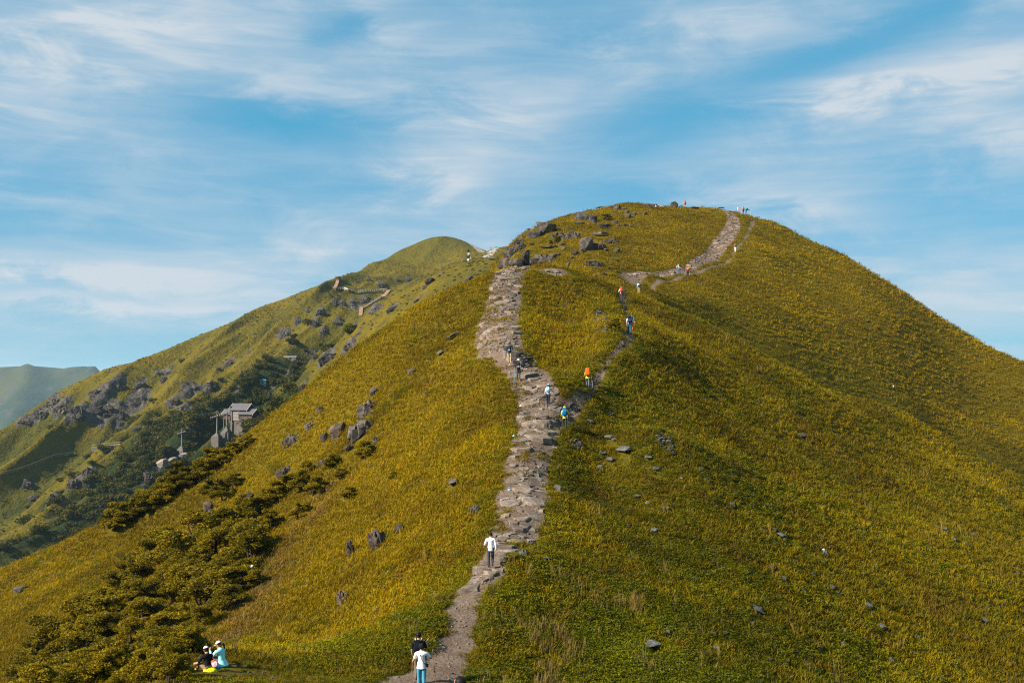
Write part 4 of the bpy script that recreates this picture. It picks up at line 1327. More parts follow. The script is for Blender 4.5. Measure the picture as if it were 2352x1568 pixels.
def plant(px, py, hpx, protos, name, label, group, rng=RG, mat=None, cat='tree', wide=1.0):
    p, w = hit(px, py)
    if p is None: return None
    h = hpx * K / F * p.y
    h *= 1.12
    tm, lm = rng.choice(protos)
    o = empty(name, p + Vector((0, 0, -0.03 * h)), rng.uniform(0, 6.28))
    s = h * rng.uniform(.92, 1.08)
    o.scale = (s * wide * rng.uniform(.9, 1.15), s * wide * rng.uniform(.9, 1.15), s)
    obj('trunk', tm, None, o)
    c = obj('crown', lm, None, o)
    if mat is not None: set_mat(c, mat)
    tag(o, label, cat, group)
    if w == 'near':
        NOGRASS.append((p.x, p.y, h * .30))
    return o

plant(262, 1218, 60, PINES[:4], 'pine_tree', 'lone flat topped pine standing apart on the left skyline', 'pines on the left slope')
plant(242, 1212, 34, PINES[4:], 'pine_tree', 'small pine just left of the lone flat topped pine', 'pines on the left slope')
plant(440, 1502, 52, SHRUBS, 'yellow_shrub', 'yellow green shrub beside the seated people', 'shrubs', mat=MAT_YELLOW)
for (x, y, h) in [(296, 1196, 38), (318, 1184, 42), (340, 1174, 46), (362, 1160, 48), (384, 1146, 50), (405, 1133, 52), (426, 1120, 50), (448, 1106, 50), (470, 1092, 46), (492, 1078, 44), (512, 1062, 40), (532, 1048, 36), (552, 1034, 32), (574, 1020, 26),
                  (372, 1144, 44), (416, 1116, 46), (458, 1090, 44), (480, 1074, 40), (330, 1168, 40), (395, 1128, 46)]:
    plant(x + RG.uniform(-6, 6), y + RG.uniform(-2, 5), h * RG.uniform(.85, 1.15), PINES, 'pine_tree', 'dark pine in the row along the edge of the left slope', 'row of pines on the slope edge', wide=1.15)
for (x, y, h, lab) in [(512, 1150, 48, 'bare legged pine left of the broken ledge'), (487, 1142, 40, 'low pine beside the bare legged pine'), (578, 1196, 56, 'spreading pine right of the cracked boulder'), (604, 1172, 46, 'dark pine behind the spreading pine'),
                       (640, 1148, 44, 'bushy pine under the split rock'), (690, 1130, 52, 'wide pine under the thin stepped ledge'), (664, 1128, 40, 'small pine left of the wide pine'), (722, 1136, 44, 'tall pine right of the wide pine'), (688, 1190, 40, 'separate small pine low on the bare slope'),
                       (802, 1152, 34, 'tiny crooked pine in the open grass of the left slope'), (838, 1056, 44, 'crooked pine below the big broken outcrop'), (760, 1076, 34, 'low pine under the brown block'), (560, 1172, 36, 'little pine above the spreading pine'),
                       (620, 1210, 40, 'rounded shrub between the thicket and the small pine'), (700, 1092, 28, 'dark shrub beside the stepped ledge'), (780, 1100, 26, 'shrub right of the low pine'), (540, 1120, 30, 'shrub above the bare legged pine'), (900, 1100, 16, 'tiny shrub in the middle of the left slope')]:
    plant(x, y, h, PINES if 'pine' in lab else SHRUBS, 'pine_tree' if 'pine' in lab else 'shrub', lab, 'pines on the left slope' if 'pine' in lab else 'shrubs', wide=1.1)
def inside(x, y, poly):
    c = False; j = len(poly) - 1
    for i in range(len(poly)):
        if (poly[i][1] > y) != (poly[j][1] > y) and x < (poly[j][0] - poly[i][0]) * (y - poly[i][1]) / (poly[j][1] - poly[i][1]) + poly[i][0]: c = not c
        j = i
    return c
THICK = [(330, 1290), (430, 1245), (550, 1225), (590, 1300), (575, 1360), (540, 1410), (500, 1470), (430, 1525), (390, 1580), (50, 1620), (40, 1520), (150, 1462), (230, 1410), (285, 1350)]
done = []
rt = random.Random(5)
tries = 0
while len(done) < 86 and tries < 6000:
    tries += 1
    x = rt.uniform(40, 600); y = rt.uniform(1220, 1615)
    if not inside(x, y, THICK) or any(math.hypot(x - a, (y - b) * 1.4) < 22 for a, b in done): continue
    done.append((x, y))
    plant(x, y, rt.uniform(38, 76), PINES[4:] + SHRUBS * 2, 'thicket_pine', 'dark stunted pine packed into the thicket on the lower left slope', 'thicket on the lower left slope', rt, wide=1.25)
for (x, y, h) in [(200, 1500, 36), (120, 1480, 30), (90, 1540, 34), (60, 1500, 28), (230, 1455, 34), (300, 1400, 30), (180, 1540, 36), (30, 1560, 30)]:
    plant(x, y, h, SHRUBS, 'shrub', 'loose low shrub at the outer rim of the thicket', 'shrubs at the rim of the thicket', rt, mat=None, cat='shrub', wide=1.2)
plant(1416, 762, 30, PINES, 'pine_tree', 'small pine between the slate heap and the side trail', 'pines near the trail')
for (x, y, h, lab) in [(920, 285, 60, 'round bush among the rocks near the hilltop crest'), (475, 475, 64, 'dark bush against the cracked outcrop of the hilltop'), (430, 480, 40, 'smaller bush left of the dark bush on the hilltop')]:
    a, b = g4(x, y)
    plant(a, b, h * s4, SHRUBS, 'shrub', lab, 'bushes on the hilltop', cat='shrub', wide=1.2)

# scrub forest in the valley: one mass
def crown_proto(seed):
    nr = np.random.default_rng(seed)
    LV = []; LF = []; LC = []
    lobes = [(nr.normal(size=3) * np.array([.26, .26, .14]) + np.array([0, 0, .52]), nr.uniform(.22, .40)) for _ in range(8)]
    for (c, r) in lobes:
        b = nr.uniform(.7, 1.25)
        for i in range(60):
            d = nr.normal(size=3); d /= np.linalg.norm(d)
            p = c + d * r * np.array([1, 1, .75])
            u = d * .4 + nr.normal(size=3) * .6; u /= np.linalg.norm(u); w = np.cross(u, nr.normal(size=3)); w /= np.linalg.norm(w)
            L = .16 * nr.uniform(.6, 1.4); o = len(LV)
            LV += [tuple(p - u * L * .5 - w * L * .4), tuple(p - u * L * .5 + w * L * .4), tuple(p + u * L * .6)]
            LF.append((o, o + 1, o + 2)); k = b * nr.uniform(.7, 1.25); LC += [(k, k, k, 1)] * 3
    me = mesh_np('forest_crown', LV, LF)
    a = me.color_attributes.new('shade', 'FLOAT_COLOR', 'POINT'); a.data.foreach_set('color', np.array(LC, np.float32).ravel())
    me.materials.append(MAT_GRASS)
    return me
# ------------------------------------------------------------------ people
PM = {}
def cloth(col, rough=0.85):
    key = tuple(round(c, 3) for c in col)
    if key not in PM:
        PM[key] = simple_mat('cloth_%d' % len(PM), col, rough, 0.10, 14.0, 0, 0.25)
    return PM[key]
SKIN = simple_mat('skin', (0.42, 0.22, 0.13), 0.6, 0.05)
HAIR = simple_mat('dark_hair', (0.012, 0.010, 0.010), 0.45, 0.2, 30.0)
BLACK = (0.012, 0.012, 0.016)

class Fig: pass

def pose_joints(H, ps):
    """joints of a figure facing +Y, feet on z = 0"""
    J = {}; Rr = {}
    lean = ps.get('lean', 0.0); sit = ps.get('sit', False)
    pel = Vector((0, 0, .53 * H))
    RL = Matrix.Rotation(-lean, 3, 'X')
    def up(x, y, z):
        return pel + RL @ Vector((x * H, y * H, (z - .53) * H))
    J['pelvis'] = pel; Rr['pelvis'] = (.088, .066)
    J['belly'] = up(0, .004, .61); Rr['belly'] = (.078, .060)
    J['chest'] = up(0, .0, .72); Rr['chest'] = (.092, .066)
    J['top'] = up(0, -.006, .795); Rr['top'] = (.070, .050)
    J['neck'] = up(0, .002, .845); Rr['neck'] = (.034, .034)
    J['skull'] = up(0, .010, .885); Rr['skull'] = (.044, .050)
    for sd, nm in ((-1, 'l'), (1, 'r')):
        sh = up(sd * .112, 0, .800)
        J['sh' + nm] = sh; Rr['sh' + nm] = (.044, .044)
        a, b, f = ps.get('arm' + nm, (0.05, .12, .25))
        a2 = a + (lean * .35)
        d1 = Vector((sd * math.sin(b), math.sin(a2) * math.cos(b), -math.cos(a2) * math.cos(b)))
        el = sh + d1 * .168 * H
        inn = ps.get('in' + nm, 0.0)
        d2 = Vector((sd * (math.sin(b) * .4 - inn), math.sin(a2 + f), -math.cos(a2 + f))).normalized()
        wr = el + d2 * .145 * H
        J['el' + nm] = el; Rr['el' + nm] = (.031, .031)
        J['wr' + nm] = wr; Rr['wr' + nm] = (.022, .022)
        J['ha' + nm] = wr + d2 * .045 * H; Rr['ha' + nm] = (.026, .016)
        hp = pel + Vector((sd * .054 * H, 0, -.02 * H))
        J['hp' + nm] = hp; Rr['hp' + nm] = (.064, .064)
        if sit:
            kn = pel + Vector((sd * ps.get('spread', .09) * H, .235 * H, ps.get('knee', .13) * H))
            an = pel + Vector((sd * ps.get('spread', .09) * H, .33 * H, -.06 * H))
        else:
            a, k = ps.get('leg' + nm, (0.0, 0.05))
            kn = hp + Vector((sd * .01 * H, math.sin(a), -math.cos(a))) * .235 * H - Vector((sd * .01 * H * .235 * H, 0, 0))
            kn = hp + Vector((0, math.sin(a) * .235 * H, -math.cos(a) * .235 * H))
            an = kn + Vector((0, math.sin(a - k) * .235 * H, -math.cos(a - k) * .235 * H))
        J['kn' + nm] = kn; Rr['kn' + nm] = (.042, .042)
        J['ca' + nm] = kn.lerp(an, .3) - Vector((0, .006 * H, 0)); Rr['ca' + nm] = (.038, .040)
        J['an' + nm] = an; Rr['an' + nm] = (.027, .029)
        J['to' + nm] = an + Vector((sd * .012 * H, .085 * H, -.022 * H)); Rr['to' + nm] = (.026, .018)
    lo = min(min(J['to' + n].z, J['an' + n].z) for n in 'lr') - .022 * H
    if sit: lo = J['pelvis'].z - .075 * H
    for k in J: J[k] = J[k] - Vector((0, 0, lo))
    return J, Rr

BONES = [('pelvis', 'belly'), ('belly', 'chest'), ('chest', 'top'), ('top', 'neck'), ('neck', 'skull')]
for n_ in 'lr':
    BONES += [('top', 'sh' + n_), ('sh' + n_, 'el' + n_), ('el' + n_, 'wr' + n_), ('wr' + n_, 'ha' + n_), ('pelvis', 'hp' + n_), ('hp' + n_, 'kn' + n_), ('kn' + n_, 'ca' + n_), ('ca' + n_, 'an' + n_), ('an' + n_, 'to' + n_)]

FIGS = []
def person(px, py, H, yaw, ps, wear, label, name='person', loc=None, group=None, far=False):
    if loc is None:
        for k in range(24):
            p, w = hit(px, py + k * .75, 300 if far else 6, 1300, None if far else 'near')
            if p is not None: break
        loc = Vector((p.x, p.y, p.z))
        if w == 'near':
            d_, _, _ = path_info(np.array([p.x]), np.array([p.y]))
            loc.z -= 0.05 * float(sstep(.5, -.2, d_[0]))
    if not far and loc is not None and not ps.get('sit'): H *= 1.06
    f = Fig()
    f.H, f.yaw, f.ps, f.wear, f.label, f.loc, f.group = H, yaw, ps, wear, label, Vector(loc), group
    f.J, f.R = pose_joints(H, ps)
    f.M = Matrix.Translation(f.loc) @ Matrix.Rotation(yaw, 4, 'Z')
    me = bpy.data.meshes.new('figure')
    names = list(f.J)
    me.from_pydata([f.J[n][:] for n in names], [(names.index(a), names.index(b)) for a, b in BONES], [])
    o = bpy.data.objects.new('figure_tmp', me)
    COL.objects.link(o)
    sk = o.modifiers.new('skin', 'SKIN')
    for i, n in enumerate(names):
        r = f.R[n]
        me.skin_vertices[0].data[i].radius = (r[0] * H * wear.get('bulk', 1.0), r[1] * H * wear.get('bulk', 1.0))
    me.skin_vertices[0].data[0].use_root = True
    sb = o.modifiers.new('sub', 'SUBSURF'); sb.levels = 1; sb.render_levels = 1
    f.tmp = o
    FIGS.append(f)
    return f

def ball_into(bm, c, r, mi, seg=10, rings=7, rot=None):
    M = Matrix.Translation(c) @ (rot.to_4x4() if rot is not None else Matrix.Identity(4)) @ Matrix.Diagonal((r[0], r[1], r[2], 1))
    g = bmesh.ops.create_uvsphere(bm, u_segments=seg, v_segments=rings, radius=1.0, matrix=M)
    fs = set()
    for v in g['verts']:
        for q in v.link_faces: fs.add(q)
    for q in fs:
        q.material_index = mi; q.smooth = True

def tube_bm(bm, pts_, rad, mi, sides=6):
    V = []; Fc = []
    tube_into(V, Fc, pts_, rad, sides)
    vs = [bm.verts.new(v) for v in V]
    for q in Fc:
        try:
            t = bm.faces.new([vs[i] for i in q]); t.material_index = mi; t.smooth = True
        except ValueError:
            pass

def tube_obj(name, pts_, rad, mat, parent=None, sides=6, M=None):
    V = []; Fc = []
    tube_into(V, Fc, pts_, rad, sides)
    if M is not None: V = [tuple(M @ Vector(v)) for v in V]
    me = bpy.data.meshes.new(name); me.from_pydata(V, [], Fc)
    return obj(name, me, mat, parent)

def seg_t(p, a, b):
    d = b - a; t = max(0, min(1, (p - a).dot(d) / max(d.length_squared, 1e-9)))
    return (p - (a + d * t)).length, t

def finish_figures():
    dg = bpy.context.evaluated_depsgraph_get(); dg.update()
    for f in FIGS:
        ev = f.tmp.evaluated_get(dg)
        me = bpy.data.meshes.new_from_object(ev)
        me.name = 'person'
        H, J, wr = f.H, f.J, f.wear
        bm = bmesh.new(); bm.from_mesh(me)
        mats = [SKIN, cloth(wr['top']), cloth(wr['legs']), cloth(wr.get('shoes', (.05, .05, .05))), HAIR]
        sl = wr.get('sleeve', 1.9)          # 0..1 upper arm, 1..2 forearm
        sh = wr.get('short', 9)
        for q in bm.faces:
            c = q.calc_center_median(); q.smooth = True
            best = 1e9; key = None; tt = 0
            for (a, b) in BONES:
                d, t = seg_t(c, J[a], J[b])
                d -= (f.R[a][0] * (1 - t) + f.R[b][0] * t) * H
                if d < best: best, key, tt = d, (a, b), t
            a, b = key
            if b in ('belly', 'chest', 'top') or (a == 'top' and b[:2] == 'sh'): mi = 1
            elif b == 'neck': mi = 1 if tt < .45 else 0
            elif b == 'skull': mi = 0
            elif b[:2] == 'el': mi = 1 if tt < sl else 0
            elif b[:2] == 'wr': mi = 1 if 1 + tt < sl else 0
            elif b[:2] == 'ha': mi = 0
            elif b[:2] in ('hp', 'kn'): mi = 2 if (b[:2] == 'hp' or tt < sh) else 0
            elif b[:2] in ('ca', 'an'): mi = 2 if sh > 1.2 else 0
            else: mi = 3
            if key == ('pelvis', 'belly') and tt < .25: mi = 2
            q.material_index = mi
        # hem of the shirt, a little proud of the trousers, comes with the belly faces; now the head
        tilt = f.ps.get('nod', 0.0) + f.ps.get('lean', 0) * .5
        RH = (Matrix.Rotation(f.ps.get('turn', 0.0), 3, 'Z') @ Matrix.Rotation(-tilt, 3, 'X'))
        base = J['skull']
        def hp(x, y, z): return base + RH @ Vector((x * H, y * H, z * H))
        ball_into(bm, hp(0, .004, .052), (.049 * H, .060 * H, .062 * H), 0, 12, 9, RH)
        ball_into(bm, hp(0, .022, .018), (.038 * H, .042 * H, .040 * H), 0, 10, 7, RH)
        ball_into(bm, hp(0, .066, .034), (.008 * H, .012 * H, .014 * H), 0, 6, 5, RH)
        for sd in (-1, 1):
            ball_into(bm, hp(sd * .050, .0, .040), (.007 * H, .013 * H, .020 * H), 0, 6, 5, RH)
            ball_into(bm, hp(sd * .020, .058, .050), (.008 * H, .005 * H, .005 * H), 4, 6, 4, RH)
        ball_into(bm, hp(0, .060, .010), (.014 * H, .005 * H, .004 * H), 4, 6, 4, RH)
        # fingers
        for n, sd in (('l', -1), ('r', 1)):
            w_, h_ = J['wr' + n], J['ha' + n]
            d = (h_ - w_).normalized()
            side = d.cross(Vector((sd, .2, 0)))
            side = side.normalized() if side.length > .01 else Vector((0, 1, 0))
            pal = d.cross(side).normalized() * sd
            for k, (off, ln) in enumerate(((-.020, .034), (-.007, .040), (.007, .042), (.019, .036))):
                s_ = h_ + side * off * H * .9
                m_ = s_ + d * ln * H * .55 - pal * .006 * H
                e_ = m_ + d * ln * H * .4 - pal * .018 * H
                tube_bm(bm, [s_ - d * .01 * H, m_, e_], [.0068 * H, .006 * H, .0045 * H], 0, 5)
            tube_bm(bm, [w_.lerp(h_, .4) + side * .016 * H, h_ + side * .030 * H - pal * .008 * H, h_ + side * .030 * H + d * .022 * H - pal * .016 * H], [.0075 * H, .007 * H, .005 * H], 0, 5)
        me.materials.clear()
        for m_ in mats: me.materials.append(m_)
        bm.to_mesh(me); bm.free()
        o = bpy.data.objects.new('person', me)
        o.matrix_world = f.M
        link(o)
        f.obj = o
        tag(o, f.label, 'person', f.group)
        bpy.data.objects.remove(f.tmp)
        # hair and hats are pieces of clothing on the figure
        ht = wr.get('hat'); hc = wr.get('hatcol', (.7, .7, .7))
        def dome(name, c, r, z0, mat, ymax=None, parent=o):
            b = bmesh.new()
            M = Matrix.Translation(hp(*c)) @ RH.to_4x4() @ Matrix.Diagonal((r[0] * H, r[1] * H, r[2] * H, 1))
            bmesh.ops.create_uvsphere(b, u_segments=14, v_segments=10, radius=1.0)
            kill = [v for v in b.verts if v.co.z < z0 or (ymax is not None and v.co.y > ymax and v.co.z < .45)]
            bmesh.ops.delete(b, geom=kill, context='VERTS')
            bmesh.ops.transform(b, matrix=M, verts=b.verts)
            for q in b.faces: q.smooth = True
            m2 = bpy.data.meshes.new(name); b.to_mesh(m2); b.free()
            return obj(name, m2, mat, parent)
        if wr.get('hair', True):
            z0 = -.75 if wr.get('long') else -.35
            dome('hair', (0, -.004, .054), (.056, .066, .067), z0, HAIR, .25)
            if wr.get('tail'):
                pt = [hp(0, -.06, .055), hp(.01, -.095, .03), hp(.012, -.105, -.03), hp(.01, -.09, -.10)]
                tube_obj('ponytail', pt, [.012 * H, .026 * H, .024 * H, .006 * H], HAIR, o, 7)
        if ht:
            hm = cloth(hc)
            if ht == 'hood':
                dome('hood', (0, -.006, .050), (.066, .074, .078), -.8, hm, .45)
            else:
                hat = dome('hat', (0, 0, .062), (.060, .069, .066), .02, hm)
                b = bmesh.new()
                n = 16; rings = []
                if ht == 'cap':
                    out = [(math.cos(t) * .056, .045 + math.sin(t) * .075, -.006 * math.cos(2 * t)) for t in np.linspace(0, math.pi, 9)]
                    inn = [(math.cos(t) * .056, .020 + math.sin(t) * .040, .004) for t in np.linspace(0, math.pi, 9)]
                else:
                    wd = .125 if ht == 'sun' else .092
                    out = [(math.cos(t) * wd, math.sin(t) * wd * 1.05, -.018) for t in np.linspace(0, 2 * math.pi, n + 1)]
                    inn = [(math.cos(t) * .058, math.sin(t) * .067, .006) for t in np.linspace(0, 2 * math.pi, n + 1)]
                vo = [b.verts.new(hp(x, y, .062 + z)) for x, y, z in out]; vi = [b.verts.new(hp(x, y, .062 + z)) for x, y, z in inn]
                for i in range(len(vo) - 1): b.faces.new((vi[i], vo[i], vo[i + 1], vi[i + 1]))
                r_ = bmesh.ops.solidify(b, geom=b.faces[:], thickness=.006 * H)
                m2 = bpy.data.meshes.new('brim'); b.to_mesh(m2); b.free()
                obj('brim', m2, cloth(wr.get('brimcol', hc)), hat)
        # shirt hem that hangs over the hips
        if wr.get('hem'):
            b = bmesh.new()
            p0, p1 = J['belly'], J['pelvis']
            n = 14
            r0 = (.086 * H, .070 * H); r1 = (wr['hem'] * H, wr['hem'] * .82 * H)
            lo = p1 + Vector((0, 0, -.045 * H)) if not f.ps.get('sit') else p1 + Vector((0, -.01 * H, -.05 * H))
            A_ = [b.verts.new(p0 + Vector((math.cos(t) * r0[0], math.sin(t) * r0[1], 0))) for t in np.linspace(0, 2 * math.pi, n, endpoint=False)]
            B_ = [b.verts.new(lo + Vector((math.cos(t) * r1[0] * random.uniform(.96, 1.05), math.sin(t) * r1[1], random.uniform(-.008, .008) * H))) for t in np.linspace(0, 2 * math.pi, n, endpoint=False)]
            for i in range(n): 
                q = b.faces.new((A_[i], B_[i], B_[(i + 1) % n], A_[(i + 1) % n])); q.smooth = True
            m2 = bpy.data.meshes.new('shirt_hem'); b.to_mesh(m2); b.free()
            obj('shirt_hem', m2, mats[1], o)
    return

def torso_M(f):
    """frame on the back of a figure: x right, y forward, z along the spine, origin at the chest"""
    lean = f.ps.get('lean', 0.0)
    return f.M @ Matrix.Translation(f.J['chest']) @ Matrix.Rotation(-lean, 4, 'X')

def box_bm(sx, sy, sz, bev, c=(0, 0, 0), seg=2, taper=1.0):
    b = bmesh.new()
    bmesh.ops.create_cube(b, size=1.0, matrix=Matrix.Translation(c) @ Matrix.Diagonal((sx, sy, sz, 1)))
    for v in b.verts:
        if v.co.z > c[2]: v.co.x = c[0] + (v.co.x - c[0]) * taper
    bmesh.ops.bevel(b, geom=b.edges[:], offset=bev, segments=seg, affect='EDGES', profile=.6)
    for q in b.faces: q.smooth = True
    return b

def backpack(f, size, col, label, col2=None, straps=None, cover=False):
    H = f.H; w, d, h = size
    M = torso_M(f) @ Matrix.Translation((0, -(.066 * H + d * .5 + .005), .01 * H + h * .05))
    root = bpy.data.objects.new('backpack', bm_mesh(box_bm(w, d, h, min(w, d) * (.46 if cover else .32), seg=3, taper=.80 if cover else .88), 'backpack', True))
    root.data.materials.append(cloth(col)); root.matrix_world = M; link(root)
    tag(root, label, 'backpack')
    c2 = cloth(col2 or tuple(c * .6 for c in col))
    if not cover:
        obj('pocket', bm_mesh(box_bm(w * .72, d * .35, h * .42, .03, (0, -d * .52, -h * .18)), 'pocket', True), c2, root)
        obj('lid', bm_mesh(box_bm(w * .84, d * .9, h * .16, .03, (0, -.01, h * .47)), 'lid', True), c2, root)
        for sd in (-1, 1):
            obj('side_pocket', bm_mesh(box_bm(.05, d * .6, h * .35, .02, (sd * w * .50, 0, -h * .25)), 'side_pocket', True), c2, root)
    sc = cloth(straps or (.02, .02, .025))
    for sd in (-1, 1):
        z = h * .34
        tube_obj('strap', [(sd * w * .26, d * .45, z), (sd * .068 * H, d * .5 + .05 * H, z + .07 * H), (sd * .080 * H, d * .5 + .145 * H, z - .01 * H), (sd * .095 * H, d * .5 + .13 * H, -h * .2), (sd * w * .42, d * .45, -h * .32)],
                 [.016] * 5, sc, root, 5)
    return root

def pole(p0, p1, col, label, r=.011, grip=(.02, .02, .02), name='trekking_pole', cat='pole'):
    d = Vector(p1) - Vector(p0)
    o = bpy.data.objects.new(name, None); o.location = p0; o.empty_display_size = .2; link(o)
    tube_obj('shaft', [(0, 0, 0), d * .5, d * .97], [r * .7, r, r * 1.1], cloth(col, .5), o, 6)
    tube_obj('grip' if name == 'trekking_pole' else 'handle', [d * .88, d * 1.0], [r * 1.8, r * 1.6], cloth(grip), o, 6)
    tag(o, label, cat)
    return o

def hand_w(f, n): return f.M @ (f.J['ha' + n] + Vector((0, 0, .0)))
def ground_z(x, y): return float(near_h(np.array([x]), np.array([y]))[0])
def pole_at(f, n, fwd, side, col, label, **kw):
    h = hand_w(f, n)
    q = f.M.to_3x3() @ Vector((side, fwd, 0))
    x, y = h.x + q.x, h.y + q.y
    z = ground_z(x, y) - .05 if y < 262 else f.loc.z
    g = Vector((x, y, z))
    return pole(g, h + (h - g).normalized() * .07, col, label, **kw)

WALK = dict(legl=(.32, .25), legr=(-.22, .35), arml=(-.25, .14, .35), armr=(.35, .14, .45))
WALK2 = dict(legl=(-.25, .35), legr=(.38, .5), arml=(.3, .14, .5), armr=(-.25, .14, .3))
CLIMB = dict(legl=(.75, .95), legr=(-.12, .12), lean=.42, arml=(.5, .15, .7), armr=(.45, .18, .7), nod=-.15)
STAND = dict(legl=(.05, .06), legr=(-.05, .06), arml=(.05, .14, .3), armr=(.1, .12, .4))
WHITE = (.80, .80, .82)
# --- near the camera
woman = person(968, 1582, 1.62, R(4), dict(legl=(.12, .15), legr=(-.1, .12), arml=(.35, .28, .75), armr=(.35, .55, 1.85), inl=-.1, nod=-.12), dict(top=WHITE, sleeve=.78, legs=(.055, .24, .36), shoes=(.3, .3, .3), hat='bucket', hatcol=(.012, .012, .02), long=True, hem=.102),
                'person in white tee, teal jeans and black bucket hat leaning on two wooden sticks')
man = person(961, 1560, 1.74, R(-6), dict(legl=(.2, .3), legr=(-.15, .25), arml=(.15, .16, .55), armr=(.55, .2, 1.9), nod=.06), dict(top=BLACK, sleeve=.85, legs=(.16, .13, .09), shoes=(.1, .1, .1), long=True),
             'dark haired person in black tee walking just ahead of the white tee')
hx = at(1057.6, 1550.5, 19.6)
gz_ = ground_z(hx[0], 19.6)
man2 = person(0, 0, max(1.5, min(1.95, (hx[2] - gz_) / 0.998)), R(38), STAND, dict(top=(.08, .08, .1), legs=(.05, .05, .06)), 'dark haired person cut off by the bottom edge, only the head showing', loc=(hx[0], 19.6, gz_))
shirt = person(1127, 1300, 1.74, R(-3), dict(legl=(-.05, .1), legr=(.25, .75), arml=(.25, .35, 1.0), armr=(-.1, .2, .25), inl=.2), dict(top=(.78, .76, .84), sleeve=1.75, legs=(.045, .045, .055), shoes=(.015, .015, .015), hem=.088),
               'person in white long sleeved shirt and grey trousers climbing the stone steps')
hood = person(1297, 985, 1.68, R(-4), dict(legl=(.3, .5), legr=(-.1, .15), lean=.16, arml=(.3, .15, .8), armr=(.75, .3, .6)), dict(top=(.62, .56, .05), sleeve=1.9, legs=(.035, .04, .03), shoes=(.05, .04, .03), hat='hood', hatcol=(.68, .62, .03), hair=False, hem=.092),
              'hiker in yellow hooded jacket with a blue pack on the path')
plaid = person(1259.5, 930, 1.66, R(-16), dict(legl=(.22, .2), legr=(-.22, .4), lean=.10, arml=(-.2, .2, .6), armr=(.6, .3, .7)), dict(top=(.50, .48, .56), sleeve=1.8, legs=(.018, .02, .04), shoes=(.6, .6, .62), hat='cap', hatcol=(.25, .48, .58)),
               'hiker in checked shirt and pale blue cap climbing the path')
sunh = person(1191, 871, 1.68, R(186), dict(legl=(.05, .08), legr=(-.05, .1), arml=(.5, .2, 1.9), armr=(.2, .28, .5), inl=.3), dict(top=(.022, .024, .045), sleeve=1.95, legs=(.075, .068, .075), shoes=(.04, .04, .045), hat='sun', hatcol=(.74, .70, .60), hair=False, hem=.095, bulk=1.05),
              'hiker in cream sun hat and dark jacket coming down with a blue pole')
navy = person(1170.5, 832, 1.70, R(176), dict(legl=(.18, .2), legr=(-.1, .2), arml=(.35, .25, 1.3), armr=(.2, .25, .6), inl=.25), dict(top=(.016, .03, .055), sleeve=1.9, legs=(.45, .34, .22), shoes=(.2, .2, .2), hat='bucket', hatcol=(.02, .03, .03), hem=.092),
              'hiker in navy jacket and khaki trousers coming down the path')
orang = person(1350, 890, 1.70, R(-8), dict(CLIMB, lean=.35), dict(top=(.50, .55, .06), sleeve=1.9, legs=(.10, .11, .15), shoes=(.08, .08, .1), hem=.105), 'hiker under a big orange pack cover on the side trail')
blackp = person(1446, 765, 1.74, R(-3), dict(WALK, lean=.14), dict(top=WHITE, sleeve=.85, legs=(.025, .07, .12), shoes=(.1, .12, .16), hat='cap', hatcol=(.01, .02, .03)), 'hiker in white tee with a black pack on the side trail')
comp = person(1451, 757, 1.66, R(-3), WALK2, dict(top=(.10, .09, .12), sleeve=1.6, legs=(.45, .10, .06), shoes=(.1, .1, .1), hat='cap', hatcol=(.4, .1, .06)), 'hiker with red cap half hidden behind the black pack')
whor = person(1427, 690, 1.72, R(-2), dict(STAND, arml=(.3, .3, 1.2), armr=(.6, .35, 1.9)), dict(top=(.62, .58, .55), sleeve=1.8, legs=(.07, .055, .055), shoes=(.05, .05, .05), hat='cap', hatcol=(.5, .22, .12)), 'hiker in pale shirt with an orange red pack where the side trail meets the saddle')
whpk = person(1467, 674, 1.70, R(-14), WALK, dict(top=(.13, .17, .18), sleeve=1.8, legs=(.34, .27, .14), shoes=(.04, .04, .05), hat='bucket', hatcol=(.012, .012, .015)), 'hiker in grey top and khaki trousers walking in the saddle')
paleh = person(1558, 629, 1.66, R(-82), dict(STAND, arml=(.4, .15, .9), armr=(.5, .2, .9)), dict(top=(.72, .55, .62), sleeve=1.8, legs=(.03, .14, .20), shoes=(.3, .3, .3), hat='bucket', hatcol=(.50, .74, .74)), 'hiker in pink top and pale turquoise hat standing at the foot of the hilltop path')
oran2 = person(1580, 634, 1.66, R(4), dict(STAND, lean=.25, arml=(.5, .3, .4), armr=(.5, .4, .4)), dict(top=(.50, .05, .06), sleeve=1.8, legs=(.014, .014, .018), shoes=(.05, .05, .05)), 'hiker in red top bent under an orange pack with two white poles')
bluej = person(1689, 578, 1.70, R(-28), dict(WALK, lean=.3), dict(top=(.05, .30, .48), sleeve=1.9, legs=(.68, .62, .62), shoes=(.7, .65, .65)), 'hiker in blue jacket and white trousers on the hilltop trail')
summit = person(1573.5, 476, 1.78, R(6), STAND, dict(top=(.62, .14, .03), sleeve=1.8, legs=(.05, .03, .03), short=.7, shoes=(.1, .1, .1)), 'lone person in orange standing on the summit skyline')
pinkd = person(1695, 487, 1.62, R(-70), dict(STAND, armr=(1.3, .2, .3)), dict(top=(.62, .52, .42), sleeve=.8, legs=(.62, .20, .30), shoes=(.3, .1, .1), long=True, hem=.10), 'person in pink and white pointing from the top of the path')
topo = person(1707.5, 489.5, 1.76, R(-30), STAND, dict(top=(.42, .12, .05), sleeve=1.8, legs=(.012, .012, .015)), 'person in rust jacket standing at the top of the hilltop path')
topb = person(1713.5, 489.5, 1.70, R(-80), dict(STAND, lean=.75, arml=(.9, .2, .3), armr=(.9, .2, .3)), dict(top=(.012, .014, .02), legs=(.012, .012, .015)), 'person bent forward under a blue pack at the top of the hilltop path')
SIT = dict(sit=True, lean=.15, arml=(.7, .15, .9), armr=(.7, .15, .9))
